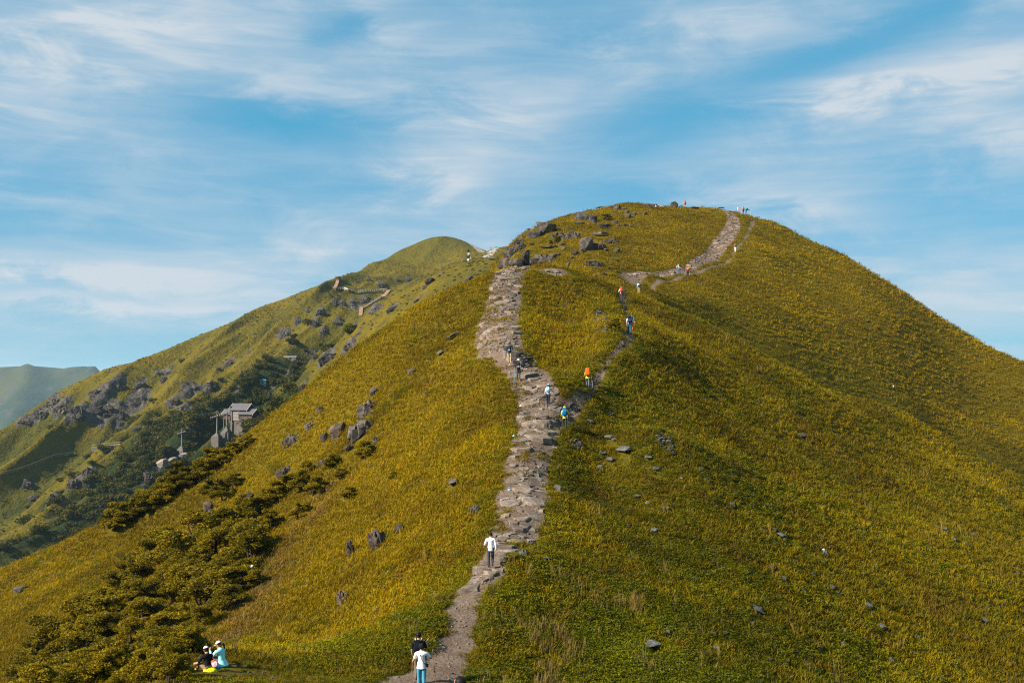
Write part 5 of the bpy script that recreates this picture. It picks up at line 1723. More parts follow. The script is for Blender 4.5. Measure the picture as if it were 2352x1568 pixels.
for (x, tcol, lcol, lab) in [(1507, (.55, .55, .60), (.05, .06, .1), 'seated person in pale grey beside the summit rocks'), (1512.7, BLACK, (.5, .12, .05), 'seated person in black beside the summit rocks'), (1517.2, (.55, .38, .22), (.2, .15, .1), 'seated person in tan beside the summit rocks'),
                           (1522, (.12, .42, .20), (.05, .1, .06), 'seated person in green beside the summit rocks')]:
    person(x, 478, 1.70, R(random.Random(int(x)).uniform(120, 240)), SIT, dict(top=tcol, legs=lcol, sleeve=1.7), lab, group='people resting on the summit')
hidden = person(583, 1352, 1.66, R(140), dict(STAND, lean=.2), dict(top=(.03, .03, .035), sleeve=1.8, legs=(.03, .03, .03), hat='cap', hatcol=(.55, .6, .6)), 'person in dark clothes half hidden at the edge of the thicket')
# --- seated pair on the terrace
seatw = person(511, 1529, 1.68, R(58), dict(sit=True, lean=.26, arml=(.62, .16, 1.75), armr=(.70, .1, .9), inl=.25, nod=.30, turn=.25, knee=.16, spread=.07), dict(top=(.30, .70, .68), sleeve=1.95, legs=(.10, .075, .07), shoes=(.3, .3, .3), hat='cap', hatcol=(.78, .62, .52), tail=True, bulk=1.06, hem=.135),
               'seated person in aqua jacket and cream cap with a dark ponytail')
seatc = person(479, 1541, 1.60, R(44), dict(sit=True, lean=.28, arml=(.45, .25, .7), armr=(.5, .1, .9), nod=.2, knee=.10, spread=.10), dict(top=(.010, .010, .013), sleeve=.95, legs=(.20, .135, .075), shoes=(.45, .3, .2), hat='cap', hatcol=(.62, .62, .74), brimcol=(.02, .03, .05), long=True),
               'seated person in black tee and pale lilac cap on a yellow cloth')
# --- far away
gt, st_ = from_r(1780, 920, 7.84)
for (x, y, t, l, lab) in [(528, 990, (.12, .10, .28), (.3, .3, .35), 'person in purple on the spur left of the disguised mast'), (562, 982, (.62, .16, .08), (.1, .1, .1), 'person in orange on the spur left of the disguised mast'), (626, 975, (.02, .05, .05), (.05, .2, .2), 'person in dark green on the spur beside the disguised mast'),
                          (797, 922, (.75, .55, .42), (.7, .5, .4), 'person in cream right of the disguised mast'), (1172, 842, (.02, .03, .03), (.02, .02, .03), 'dark figure walking on the spur path'), (1322, 872, (.78, .74, .86), (.12, .12, .2), 'person in white on the spur path'),
                          (1440, 592, (.05, .12, .14), (.05, .06, .08), 'tiny figure beside the blue canopies')]:
    a, b = gt(x, y)
    person(a, b, 1.72, R(20), STAND, dict(top=t, legs=l, sleeve=1.7), lab, group='walkers on the far spur', far=True)
for i, (x, y) in enumerate([(1463, 113), (1471, 113), (1494, 113), (1515, 113), (1524, 113), (1531, 113), (1537, 114), (1541, 115)]):
    a, b = g6(x, y)
    person(a, b + 1.0, 1.75, R(i * 47), STAND, dict(top=[(.05, .05, .07), (.3, .1, .1), (.02, .02, .03), (.08, .1, .12)][i % 4], legs=(.03, .03, .05), sleeve=1.7), 'tiny figure standing on the farthest peak', group='people on the farthest peak', far=True)
finish_figures()

# --- what they carry
backpack(man, (.30, .15, .40), (.010, .010, .014), 'small black pack with patterned white straps on the black tee', straps=(.55, .55, .55))
backpack(hood, (.36, .22, .60), (.015, .16, .30), 'tall blue trekking pack of the yellow hooded hiker', col2=(.01, .08, .16))
backpack(plaid, (.30, .16, .40), (.55, .52, .52), 'light grey daypack of the hiker in checked shirt', col2=(.10, .34, .55))
backpack(orang, (.48, .32, .70), (.72, .085, .012), 'bulging orange rain cover over a trekking pack', cover=True)
backpack(blackp, (.40, .28, .66), (.010, .012, .020), 'large black pack of the hiker in white tee', col2=(.02, .05, .07))
backpack(whor, (.36, .24, .60), (.50, .10, .04), 'orange red pack of the hiker in pale shirt')
backpack(whpk, (.34, .22, .50), (.62, .68, .72), 'white pack of the hiker in the saddle', col2=(.03, .06, .10))
backpack(paleh, (.30, .18, .42), (.45, .30, .48), 'lilac daypack of the hiker in turquoise hat')
backpack(oran2, (.42, .28, .46), (.75, .16, .02), 'orange pack of the hiker with two white poles', cover=True)
backpack(bluej, (.34, .24, .55), (.28, .08, .05), 'brown red pack of the hiker in blue jacket')
backpack(topo, (.34, .24, .55), (.50, .16, .04), 'rust pack of the person at the top of the path')
backpack(topb, (.36, .26, .60), (.02, .26, .46), 'blue pack on the bent person at the top of the path')
backpack(summit, (.32, .2, .5), (.62, .13, .02), 'orange pack of the lone person on the summit')
# chest bag of the hiker in the sun hat, small camera bag of the navy one
for (f, c, lab) in ((sunh, (.02, .03, .06), 'dark chest bag of the hiker in cream sun hat'), (navy, (.02, .02, .025), 'small camera bag at the hip of the hiker in navy jacket')):
    M = torso_M(f) @ Matrix.Translation((0.02, .10 * f.H, -.10))
    b = bpy.data.objects.new('chest_bag', bm_mesh(box_bm(.22, .12, .26, .03), 'chest_bag', True)); b.data.materials.append(cloth(c)); b.matrix_world = M; link(b)
    obj('pocket', bm_mesh(box_bm(.15, .04, .10, .015, (0, .07, -.05)), 'pocket', True), cloth((.45, .48, .52)), b)
    tag(b, lab, 'bag')
# shoulder bag across the white tee
M = torso_M(woman)
b = bpy.data.objects.new('shoulder_bag', bm_mesh(box_bm(.16, .06, .13, .02), 'shoulder_bag', True)); b.data.materials.append(cloth(BLACK)); b.matrix_world = M @ Matrix.Translation((.175, -.03, -.30)); link(b)
tube_obj('strap', [(-.175 - .085, .03, .47), (-.175 - .03, -.115, .36), (-.175 + .03, -.125, .20), (-.10, -.10, .12), (0.0, -.03, .06)], [.012] * 5, cloth(BLACK), b, 5)
tag(b, 'small black shoulder bag slung across the white tee', 'bag')
wood = (.20, .115, .055)
pole_at(woman, 'l', .18, -.06, wood, 'left wooden walking stick of the person in white tee', name='walking_stick', cat='stick', grip=wood, r=.015)
pole_at(woman, 'r', .10, .12, wood, 'right wooden walking stick held high by the person in white tee', name='walking_stick', cat='stick', grip=wood, r=.015)
pole_at(sunh, 'r', .10, .10, (.08, .40, .62), 'bright blue pole of the hiker in cream sun hat')
pole_at(plaid, 'r', .08, .08, (.02, .02, .03), 'dark pole of the hiker in checked shirt')
pole_at(hood, 'r', .10, .08, (.05, .05, .05), 'dark pole of the yellow hooded hiker')
pole_at(orang, 'r', .05, .10, (.5, .5, .55), 'silver pole of the hiker under the orange cover')
pole_at(oran2, 'l', .05, -.12, (.75, .75, .78), 'white pole in the left hand of the hiker in red top')
pole_at(oran2, 'r', .05, .12, (.75, .75, .78), 'white pole in the right hand of the hiker in red top')
pole_at(whpk, 'r', .08, .10, (.3, .32, .32), 'grey pole of the hiker in the saddle')
pole_at(paleh, 'r', .10, .06, (.35, .16, .08), 'brown pole of the hiker in turquoise hat')
pole_at(topb, 'r', .15, .06, (.4, .42, .45), 'grey pole of the bent person at the top of the path', r=.02)
pole_at(bluej, 'r', .10, .06, (.06, .25, .4), 'blue pole of the hiker in blue jacket')
for f in (seatw, seatc):
    f_ = f.loc
    for k in range(5): NOGRASS.append((f_.x * (1 - .012 * k), f_.y * (1 - .012 * k), .75))
# cloth and bags of the seated pair
def crumple(name, c, r, col, label, seed, cat):
    b = bmesh.new(); bmesh.ops.create_icosphere(b, subdivisions=3, radius=1.0)
    P = np.array([v.co[:] for v in b.verts]); n_ = fbm(P[:, 0] * 2.2 + seed, P[:, 1] * 2.2 + P[:, 2] * 1.7, 3, seed)
    for v, k in zip(b.verts, n_):
        v.co = Vector((v.co.x * r[0], v.co.y * r[1], max(v.co.z, -.4) * r[2])) * (1 + .55 * k)
    o = obj(name, bm_mesh(b, name, True), cloth(col), None, c)
    tag(o, label, cat)
def beside(f, dx, dy, dz): 
    return f.M @ Vector((dx, dy, dz))
crumple('yellow_cloth', beside(seatc, .02, -.10, .03), (.24, .17, .12), (.62, .62, .01), 'bright yellow cloth under the seated person in black tee', 3, 'cloth')
crumple('plastic_bag', beside(seatw, -.34, .0, .11), (.13, .13, .15), (.62, .34, .42), 'pink and white plastic bag between the seated pair', 5, 'bag')
crumple('orange_bag', beside(seatw, -.30, .16, .12), (.13, .11, .15), (.62, .11, .02), 'orange bag between the knees of the seated pair', 8, 'bag')
crumple('blue_pouch', beside(seatc, .34, .02, .05), (.12, .08, .07), (.02, .22, .30), 'blue pouch next to the yellow cloth', 9, 'bag')
# litter: scraps of paper and plastic
for i, (x, y, c, lab) in enumerate([(1196, 938, (.7, .72, .7), 'white paper scrap in the grass left of the path'), (1180, 1007, (.2, .55, .6), 'turquoise wrapper at the left path edge'), (2052, 890, (.85, .88, .85), 'white bottle standing in the grass far right'),
                                  (1892, 1268, (.62, .8, .78), 'pale torn bag on the right slope'), (1828, 930, (.45, .6, .62), 'grey blue bottle on the right slope'), (1170, 1132, (.25, .5, .62), 'blue scrap on the stone path')]):
    p, w = hit(x, y)
    crumple('litter_scrap', p + Vector((0, 0, .22)), (.09, .07, .07 if i != 2 else .24), c, lab, 20 + i, 'litter')
def hitf(px, py, *a):
    for k in range(24):
        p, w = hit(px, py + k * .75, 300)
        if p is not None:
            return p, w
# ------------------------------------------------------------------ buildings and structures on the far side
def prism_mesh(name, V, Fc, mat, parent, loc=None):
    me = bpy.data.meshes.new(name); me.from_pydata(V, [], Fc)
    return obj(name, me, mat, parent, loc)

def block(name, x0, x1, y0, y1, z0, z1, mat, parent):
    V = [(x, y, z) for z in (z0, z1) for y in (y0, y1) for x in (x0, x1)]
    Fc = [(0, 2, 3, 1), (4, 5, 7, 6), (0, 1, 5, 4), (2, 6, 7, 3), (0, 4, 6, 2), (1, 3, 7, 5)]
    return prism_mesh(name, V, Fc, mat, parent)

def gable(name, x0, x1, y0, y1, ze, zr, over, th, mat, parent, trim=None):
    """roof with the ridge along x; two slopes of real thickness"""
    ym = (y0 + y1) / 2
    xa, xb = x0 - over, x1 + over
    sl = (zr - ze) / (ym - y0)
    ya, yb = y0 - over, y1 + over
    za = ze - over * sl
    root = None
    for (p, q) in (((ya, za), (ym, zr)), ((yb, za), (ym, zr))):
        V = []
        for x in (xa, xb):
            for (y, z) in (p, q):
                V += [(x, y, z), (x, y, z + th)]
        Fc = [(0, 1, 3, 2), (4, 6, 7, 5), (0, 4, 5, 1), (2, 3, 7, 6), (1, 5, 7, 3), (0, 2, 6, 4)]
        prism_mesh(name, V, Fc, mat, parent)
        if trim:
            for x in (xa, xb):
                s_ = .10
                V = []
                for xx in (x - s_, x + s_):
                    for (y, z) in (p, q):
                        V += [(xx, y, z - .28), (xx, y, z + th + .05)]
                prism_mesh('barge_board', V, Fc, trim, parent)
    return root

M_TILE, T, bs = new_mat('grey_roof_tiles')
tcn = T.n('ShaderNodeTexCoord').outputs['Object']
wv = T.n('ShaderNodeTexWave', wave_type='BANDS', bands_direction='X', i_0=tcn); wv.inputs['Scale'].default_value = 1.1; wv.inputs['Distortion'].default_value = .3
nz_ = noise(T, 1.4, 4, .6, tcn)
T.l(T.mix(wv.outputs[0], T.ramp(nz_, [(.3, (.10, .095, .105)), (.7, (.16, .15, .16))]), (.075, .07, .08)), bs.inputs['Base Color'])
M_WALLW = simple_mat('white_panels', (.22, .20, .19), .8, .15, .8)
M_WOODR = simple_mat('red_wood_walls', (.105, .062, .045), .75, .25, 1.2)
M_WOODL = simple_mat('orange_wood_trim', (.19, .125, .080), .7, .2, 2.0)
M_CONC = simple_mat('weathered_concrete', (.115, .10, .09), .9, .3, .6, 0, .3)
M_STEEL = simple_mat('galvanised_steel', (.17, .175, .185), .55, .15, 2.0, .2)
M_DARK = simple_mat('dark_opening', (.02, .018, .018), .6, .1)
M_GLASS = simple_mat('window_glass', (.05, .06, .07), .15, .1)
M_TRIM = simple_mat('pale_barge_board', (.36, .32, .29), .7, .1)
M_BLUE = simple_mat('blue_canopy', (.02, .26, .42), .6, .1)
M_TEAL = simple_mat('teal_tarpaulin', (.06, .30, .36), .7, .1)

YS = hitf((800 + 960 / 6.817) * 2352 / 4096, (1550 + 1190 / 6.817) * 2352 / 4096)[0].y
mp = YS * K / F * 2352 / 4096 / 6.817  # metres per pixel of the station close-up
print('station at', YS)
# close-up pixel -> local metres, origin below the left front post (865, 1120)
def sx_(x): return (x - 865) * mp
def sz_(y): return (1120 - y) * mp
st_root = empty('cable_car_station', Vector(at((800 + 865 / 6.817) * 2352 / 4096, (1550 + 1120 / 6.817) * 2352 / 4096, YS - 1.0)), R(-16))
tag(st_root, 'grey roofed wooden cable car station on a concrete base across the valley', 'building')
D = 7.0
block('wall', sx_(868), sx_(1090), 0, D, sz_(880), sz_(560), M_WALLW, st_root)                       # tall middle hall
block('base', sx_(885), sx_(1105), .35, D - .3, sz_(1180) - 6, sz_(880), M_CONC, st_root)
for y in (640, 708, 800):
    block('beam', sx_(866), sx_(1092), -.09, .0, sz_(y + 8), sz_(y - 8), M_WOODL, st_root)
for x in (866, 1092):
    block('post', sx_(x) - .22, sx_(x) + .22, -.32, .12, sz_(1230 if x == 866 else 1110), sz_(590), M_WOODL, st_root)
gable('roof', sx_(800), sx_(1310), -.2, D + .2, sz_(590), sz_(440), .55, .28, M_TILE, st_root, M_TRIM)
block('wall', sx_(800), sx_(868), .2, D, sz_(640), sz_(560), M_WOODL, st_root)
block('gable_wall', sx_(800), sx_(806), .1, D, sz_(600), sz_(500), M_WOODL, st_root)
block('wall', sx_(1108), sx_(1310), .6, D, sz_(720), sz_(560), M_WALLW, st_root)
# right wing
rw = block('wall', sx_(1108), sx_(1520), -1.2, D - 1.5, sz_(830), sz_(690), M_WOODR, st_root)
gable('roof', sx_(1085), sx_(1530), -1.5, D - 1.2, sz_(708), sz_(585), .4, .25, M_TILE, st_root, M_TRIM)
block('base', sx_(1110), sx_(1500), -.9, D - 2, sz_(1010) - 7, sz_(830), M_CONC, st_root)
for x in (1172, 1252, 1370):
    wf = block('window', sx_(x - 26), sx_(x + 26), -1.26, -1.2, sz_(790), sz_(742), M_WOODL, st_root)
    block('pane', sx_(x - 20), sx_(x - 2), -1.30, -1.265, sz_(786), sz_(746), M_GLASS, wf)
    block('pane', sx_(x + 2), sx_(x + 20), -1.30, -1.265, sz_(786), sz_(746), M_GLASS, wf)
block('balcony', sx_(1290), sx_(1450), -2.6, -1.2, sz_(838), sz_(826), M_CONC, st_root)
for x in np.linspace(1292, 1448, 7):
    block('railing_post', sx_(x) - .03, sx_(x) + .03, -2.58, -2.5, sz_(826), sz_(800), M_STEEL, st_root)
block('handrail', sx_(1290), sx_(1450), -2.6, -2.5, sz_(800), sz_(796), M_STEEL, st_root)
for i in range(12):
    a = 1150 + i * 12; b = 915 - i * 7.2
    block('step', sx_(a), sx_(a + 13), -2.5, -1.25, sz_(b + 8), sz_(b), M_CONC, st_root)
# left wing on stilts
block('wall', sx_(570), sx_(790), .8, D - .8, sz_(835), sz_(700), M_WOODR, st_root)
block('floor', sx_(560), sx_(800), .4, D - .4, sz_(850), sz_(838), M_CONC, st_root)
gable('roof', sx_(548), sx_(790), .5, D - .5, sz_(712), sz_(600), .4, .25, M_TILE, st_root, M_TRIM)
for x in (575, 680, 785):
    for yy in (1.0, D - 1.2):
        block('stilt', sx_(x) - .2, sx_(x) + .2, yy, yy + .4, sz_(1180) - 6, sz_(850), M_CONC, st_root)
block('window', sx_(650), sx_(720), .72, .79, sz_(800), sz_(750), M_GLASS, st_root)
block('door', sx_(800), sx_(850), .3, .6, sz_(830), sz_(660), M_DARK, st_root)

def pylon(cx, ytop, ybase, yb2, label, Y, arm=1.0, wide=110, depth=0):
    """steel mast with a slanting sheave arm on a concrete pier; close-up pixels"""
    px = (800 + cx / 6.817) * 2352 / 4096
    loc = Vector(at(px, (1550 + ybase / 6.817) * 2352 / 4096, Y))
    m = Y * K / F * 2352 / 4096 / 6.817
    o = empty('cable_pylon', loc, R(-14)); tag(o, label, 'pylon')
    h = (ybase - ytop) * m
    tube_obj('mast', [(0, 0, -.3), (0, 0, h * .5), (0, 0, h)], [.40, .30, .22], M_STEEL, o, 10)
    tube_obj('flange', [(0, 0, -.2), (0, 0, .5)], [.55, .55], M_STEEL, o, 10)
    for dy in (-.5, .5):
        tube_obj('cross_arm', [(-2.6 * arm, dy, h * .80 - .75), (2.6 * arm, dy, h * .80 + .75)], [.13, .13], M_STEEL, o, 6)
    for i in range(6):
        xx = -2.4 * arm + i * .96 * arm
        tube_obj('sheave', [(xx, -.85, h * .80 + xx * .29 + .3), (xx, -.65, h * .80 + xx * .29 + .3)], [.28, .28], M_STEEL, o, 8)
    tube_obj('top_frame', [(-.8, 0, h - .1), (0, 0, h + .6), (.8, 0, h - .1)], [.09] * 3, M_STEEL, o, 5)
    z1 = (ybase - yb2) * m
    w0, w1 = wide * m * .35, wide * m
    V = [(sx * w1, sy * w1, z1 - 4) for sx in (-1, 1) for sy in (-1, 1)] + [(sx * w1 * .96, sy * w1, z1 * .5) for sx in (-1, 1) for sy in (-1, 1)] + [(sx * w0, sy * w0, -.1) for sx in (-1, 1) for sy in (-1, 1)]
    Fc = []
    for k in (0, 4):
        Fc += [(k, k + 1, k + 5, k + 4), (k + 1, k + 3, k + 7, k + 5), (k + 3, k + 2, k + 6, k + 7), (k + 2, k, k + 4, k + 6)]
    Fc += [(8, 9, 11, 10)]
    prism_mesh('pier', V, Fc, M_CONC, o)
    return o
pylon(463, 655, 1240, 1390, 'steel cable car mast left of the station on a low concrete pier', YS - 9, 1.15, 110)
pylon(728, 600, 1090, 1340, 'steel cable car mast in front of the station on a tall concrete pier', YS - 5, .9, 120)
# third mast lower on the spur, surveyed on its own close-up
def pylon_c(cx, ytop, ybase, Y):
    k = 2352 / 4096
    conv = lambda x, y: ((((560 + x / 5.227) - 800) * 6.817), (((1650 + y / 5.227) - 1550) * 6.817))
    a, t = conv(cx, ytop); _, b = conv(cx, ybase); _, b2 = conv(cx, ybase + 150)
    pylon(a, t, b, b2, 'lone steel cable car mast on the pale rocks of the spur', Y, .9, 105)
pylon_c(872, 345, 700, hitf((560 + 872 / 5.227) * 2352 / 4096, (1650 + 760 / 5.227) * 2352 / 4096)[0].y)
q = st_root.location
STATION_CLEAR = [(q.x + 2, q.y + 3, 12), (q.x - 5, q.y - 4, 9)]
for o in bpy.data.objects:
    if o.name.startswith('cable_pylon'): STATION_CLEAR.append((o.location.x, o.location.y - 3, 6.5))

# small hut and sign boards on the slope above the station
def hut(px, py, w, h, wall, roof, label):
    p, _ = hitf(px, py, 280)
    m = p.y * K / F
    W_, H_ = w * m, h * m
    o = empty('small_hut', p, R(-10)); tag(o, label, 'hut')
    block('wall', -W_ / 2, W_ / 2, -1, 2.2, -1.5, H_ * .72, wall, o)
    block('roof', -W_ * .6, W_ * .6, -1.4, 2.6, H_ * .72 + .003, H_, roof, o)
    block('door', -W_ * .1, W_ * .12, -1.06, -1.0, -.2, H_ * .55, M_DARK, o)
    block('window', W_ * .22, W_ * .38, -1.06, -1.0, H_ * .2, H_ * .5, M_GLASS, o)
    STATION_CLEAR.append((p.x, p.y - 2, 5))
hut(605, 880, 15, 10, M_WALLW, M_BLUE, 'tiny blue roofed hut on the slope above the station')
hut(668, 824, 26, 7, M_CONC, M_TRIM, 'low white shed among the scrub of the far slope')
# mast disguised as a tree on the spur
a, b = gt(735, 945)
p, _ = hitf(a, b, 280)
m = p.y * K / F * 2352 / 4096 / 7.84
o = empty('disguised_mast', p); tag(o, 'phone mast disguised as a dark conifer on the far spur', 'mast')
hm = (945 - 585) * m
tube_obj('mast', [(0, 0, -.5), (0, 0, hm)], [.22, .12], M_STEEL, o, 8)
LV = []; LF = []
nr = np.random.default_rng(4)
for i in range(420):
    t = nr.uniform(.18, 1.0); r = (1.02 - t * .75) * nr.uniform(.1, 1.0) * hm * .17
    if .42 < t < .70 and nr.uniform() < .6: continue
    a_ = nr.uniform(0, 6.28); c = np.array([math.cos(a_) * r, math.sin(a_) * r, t * hm]); u = nr.normal(size=3); u /= np.linalg.norm(u); w_ = np.cross(u, nr.normal(size=3)); w_ /= np.linalg.norm(w_)
    k = len(LV); LV += [tuple(c - u * .22 - w_ * .13), tuple(c - u * .22 + w_ * .13), tuple(c + u * .3)]; LF.append((k, k + 1, k + 2))
me = bpy.data.meshes.new('foliage'); me.from_pydata(LV, [], LF); obj('foliage', me, simple_mat('artificial_needles', (.010, .030, .026), .7, .3), o)
M_ANT = simple_mat('antenna_white', (.80, .80, .78), .5, .05)
for (dx, z, hh) in ((-.15, .56, .26), (.28, .60, .16)):
    block('antenna', dx * 1.2 - .16, dx * 1.2 + .16, -.5, -.25, hm * (z - hh / 2), hm * (z + hh / 2), M_ANT, o)
block('equipment_box', -.5, .3, -.6, .2, -.6, hm * .14, M_ANT, o)
# blue canopies and posts on the little hill beyond
for (x0, x1, yt, yb, mat, lab) in [(1548, 1692, 505, 565, M_BLUE, 'blue peaked canopy on the little hill beyond the spur'), (1745, 1868, 532, 582, M_BLUE, 'second blue canopy right of the peaked one'), (1855, 1985, 562, 612, M_TEAL, 'teal stall cover beside the blue canopies')]:
    a0, b0 = gt((x0 + x1) / 2, yb)
    p = Vector(at(a0, b0, 646)); m = 646 * K / F * 2352 / 4096 / 7.84
    W_ = (x1 - x0) * m; H_ = (yb - yt) * m
    o = empty('canopy', p); tag(o, lab, 'canopy')
    hw = W_ / 2
    V = [(-hw, -1.2, H_ * .45), (hw, -1.2, H_ * .45), (hw, 1.2, H_ * .45), (-hw, 1.2, H_ * .45), (-hw * .35, 0, H_ * .85), (hw * .35, 0, H_ * .85), (-hw * .28, 0, H_), (hw * .28, 0, H_)]
    prism_mesh('cover', V, [(0, 1, 5, 4), (1, 2, 5), (2, 3, 4, 5), (3, 0, 4), (4, 5, 7, 6), (0, 3, 2, 1)], mat, o)
    for sx in (-1, 1):
        for sy in (-1, 1):
            tube_obj('leg', [(sx * hw * .9, sy * 1.1, -1.5), (sx * hw * .9, sy * 1.1, H_ * .46)], [.06, .06], M_STEEL, o, 5)
    block('counter', -hw * .9, hw * .9, -.9, .9, -1.2, H_ * .12, mat, o)
# wooden walkways on the far mountain
M_DECK = simple_mat('new_timber_deck', (.24, .15, .095), .8, .18, .8)
M_RAIL = simple_mat('pale_railing', (.42, .39, .36), .7, .1, 1.0)
gw, sw = from_r(1300, 1080, 5.88)
def walkway(pts_, width, label, stairs=False, posts=True):
    W3 = []
    for (x, y) in pts_:
        a, b = gw(x, y)
        p, w = hitf(a, b, 300)
        W3.append(p)
    o = empty('timber_walkway', W3[0]); tag(o, label, 'walkway')
    base = W3[0].copy()
    for i in range(len(W3) - 1):
        p, q2 = W3[i] - base, W3[i + 1] - base
        d = (q2 - p); n = max(1, int(d.length / 2.2))
        side = Vector((d.y, -d.x, 0)); side = side.normalized() * width / 2 if side.length > .01 else Vector((width / 2, 0, 0))
        if abs(d.x) < abs(d.y): side = Vector((width / 2, 0, 0))
        lift = Vector((0, 0, 1.0))
        for k in range(n):
            a_, b_ = p + d * (k + .03) / n + lift, p + d * (k + .97) / n + lift
            th = Vector((0, 0, .18))
            V = [a_ - side, a_ + side, b_ + side, b_ - side]
            V = [tuple(v) for v in V] + [tuple(v - th) for v in V]
            prism_mesh('deck_board', V, [(0, 1, 2, 3), (7, 6, 5, 4), (0, 4, 5, 1), (1, 5, 6, 2), (2, 6, 7, 3), (3, 7, 4, 0)], M_DECK, o)
            if posts:
                tube_obj('post', [a_ + side * .95 - Vector((0, .0, 3.2)), a_ + side * .95 + Vector((0, 0, 1.1))], [.13, .10], M_RAIL, o, 5)
        if posts:
            for sd in (-.95, .95):
                tube_obj('railing', [p + lift + side * sd + Vector((0, 0, 1.05)), q2 + lift + side * sd + Vector((0, 0, 1.05))], [.11, .11], M_RAIL, o, 5)
    return o
walkway([(220, 452), (290, 466), (440, 455), (530, 500), (620, 512), (700, 540), (760, 546), (870, 522), (1000, 512), (1150, 512), (1300, 502), (1470, 490)], 1.3, 'long railed timber walkway crossing the far mountain')
walkway([(300, 225), (285, 312), (255, 380), (225, 440)], 2.6, 'steep timber stair at the left end of the long walkway', posts=False)
walkway([(1500, 488), (1440, 570), (1370, 640)], 2.8, 'wide timber stair at the right end of the long walkway', posts=False)
walkway([(1390, 640), (1310, 652), (1190, 730), (1100, 785), (1030, 832), (910, 902)], 1.2, 'railed timber walkway slanting down below the wide stair')
walkway([(855, 890), (845, 980), (832, 1090)], 2.6, 'lowest timber stair on the spur', posts=False)
a, b = gw(292, 235)
p, _ = hitf(a, b, 300)
o = empty('stair_hut', p, R(-8)); tag(o, 'small brown timber hut on the skyline above the stair', 'hut')
mh = p.y * K / F * 2352 / 4096 / 5.88
block('wall', -35 * mh, 35 * mh, -1, 4, -3, 70 * mh, simple_mat('brown_timber', (.13, .085, .06), .8, .2), o)
block('roof', -40 * mh, 40 * mh, -1.6, 4.6, 70 * mh + .003, 96 * mh, simple_mat('brown_shingle', (.16, .12, .10), .85, .2), o)
block('door', -8 * mh, 10 * mh, -1.06, -1.003, -.5, 45 * mh, M_DARK, o)
M_OLD = simple_mat('old_grey_planks', (.20, .18, .155), .85, .2, 1.0)
# lower plank walkway at the far left
gl, sl_ = from_r(0, 1400, 2.09)
def path_far(pts_, width, label):
    W3 = []
    for (x, y) in pts_:
        a, b = gl(x, y); p, w = hitf(a, b, 280); W3.append(p)
    o = empty('plank_walkway', W3[0]); tag(o, label, 'walkway')
    for i in range(len(W3) - 1):
        p, q2 = W3[i] - W3[0], W3[i + 1] - W3[0]
        d = q2 - p; n = max(1, int(d.length / 3))
        for k in range(n):
            a_, b_ = p + d * (k + .03) / n + Vector((0, 0, .9)), p + d * (k + .97) / n + Vector((0, 0, .9))
            V = [a_ + Vector((0, -width / 2, 0)), b_ + Vector((0, -width / 2, 0)), b_ + Vector((0, width / 2, 0)), a_ + Vector((0, width / 2, 0))]
            V = [tuple(v) for v in V] + [tuple(v - Vector((0, 0, .25))) for v in V]
            prism_mesh('plank', V, [(0, 1, 2, 3), (7, 6, 5, 4), (0, 4, 5, 1), (1, 5, 6, 2), (2, 6, 7, 3), (3, 7, 4, 0)], M_OLD, o)
            tube_obj('post', [a_ - Vector((0, width / 2, 3)), a_ - Vector((0, width / 2, 0))], [.14, .14], M_OLD, o, 5)
        tube_obj('railing', [p + Vector((0, -width / 2, 2.0)), q2 + Vector((0, -width / 2, 2.0))], [.10, .10], M_OLD, o, 5)
path_far([(-40, 1062), (60, 1035), (150, 1015), (240, 985), (340, 945), (430, 908), (480, 892), (560, 885), (630, 870)], 1.6, 'long pale plank walkway climbing across the lower left mountainside')
path_far([(770, 818), (850, 808), (930, 800), (1010, 792)], 1.4, 'short pale plank walkway around the spur, right of the long one')
# ------------------------------------------------------------------ grass
def tuft(seed, n, rad, h0, h1, w, bend, kind='grass'):
    rng = np.random.default_rng(seed)
    V = []; Fc = []; C = []
    for b in range(n):
        a = rng.uniform(0, 6.28); r = rad * math.sqrt(rng.uniform(0, 1))
        bx, by = math.cos(a) * r, math.sin(a) * r
        h = rng.uniform(h0, h1); la = rng.uniform(0, 6.28)
        bd = bend * rng.uniform(.3, 1.2) * h
        dx, dy = math.cos(la) * bd, math.sin(la) * bd
        wa = la + 1.57 + rng.uniform(-.6, .6)
        wx, wy = math.cos(wa) * w * .5 * rng.uniform(.7, 1.3), math.sin(wa) * w * .5 * rng.uniform(.7, 1.3)
        o = len(V)
        k = rng.uniform(.80, 1.14)
        hue = rng.uniform(0, 1)
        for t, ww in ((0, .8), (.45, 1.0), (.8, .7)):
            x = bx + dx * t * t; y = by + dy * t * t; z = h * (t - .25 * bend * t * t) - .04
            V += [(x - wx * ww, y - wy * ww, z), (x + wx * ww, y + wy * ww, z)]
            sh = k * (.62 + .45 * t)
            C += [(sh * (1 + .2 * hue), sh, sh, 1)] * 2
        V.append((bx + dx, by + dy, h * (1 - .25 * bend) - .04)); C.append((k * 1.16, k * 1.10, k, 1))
        Fc += [(o, o + 1, o + 3), (o, o + 3, o + 2), (o + 2, o + 3, o + 5), (o + 2, o + 5, o + 4), (o + 4, o + 5, o + 6)]
    me = mesh_np('grass_tuft', V, Fc)
    at_ = me.color_attributes.new('shade', 'FLOAT_COLOR', 'POINT')
    at_.data.foreach_set('color', np.array(C, np.float32).ravel())
    me.materials.append(MAT_GRASS)
    return me

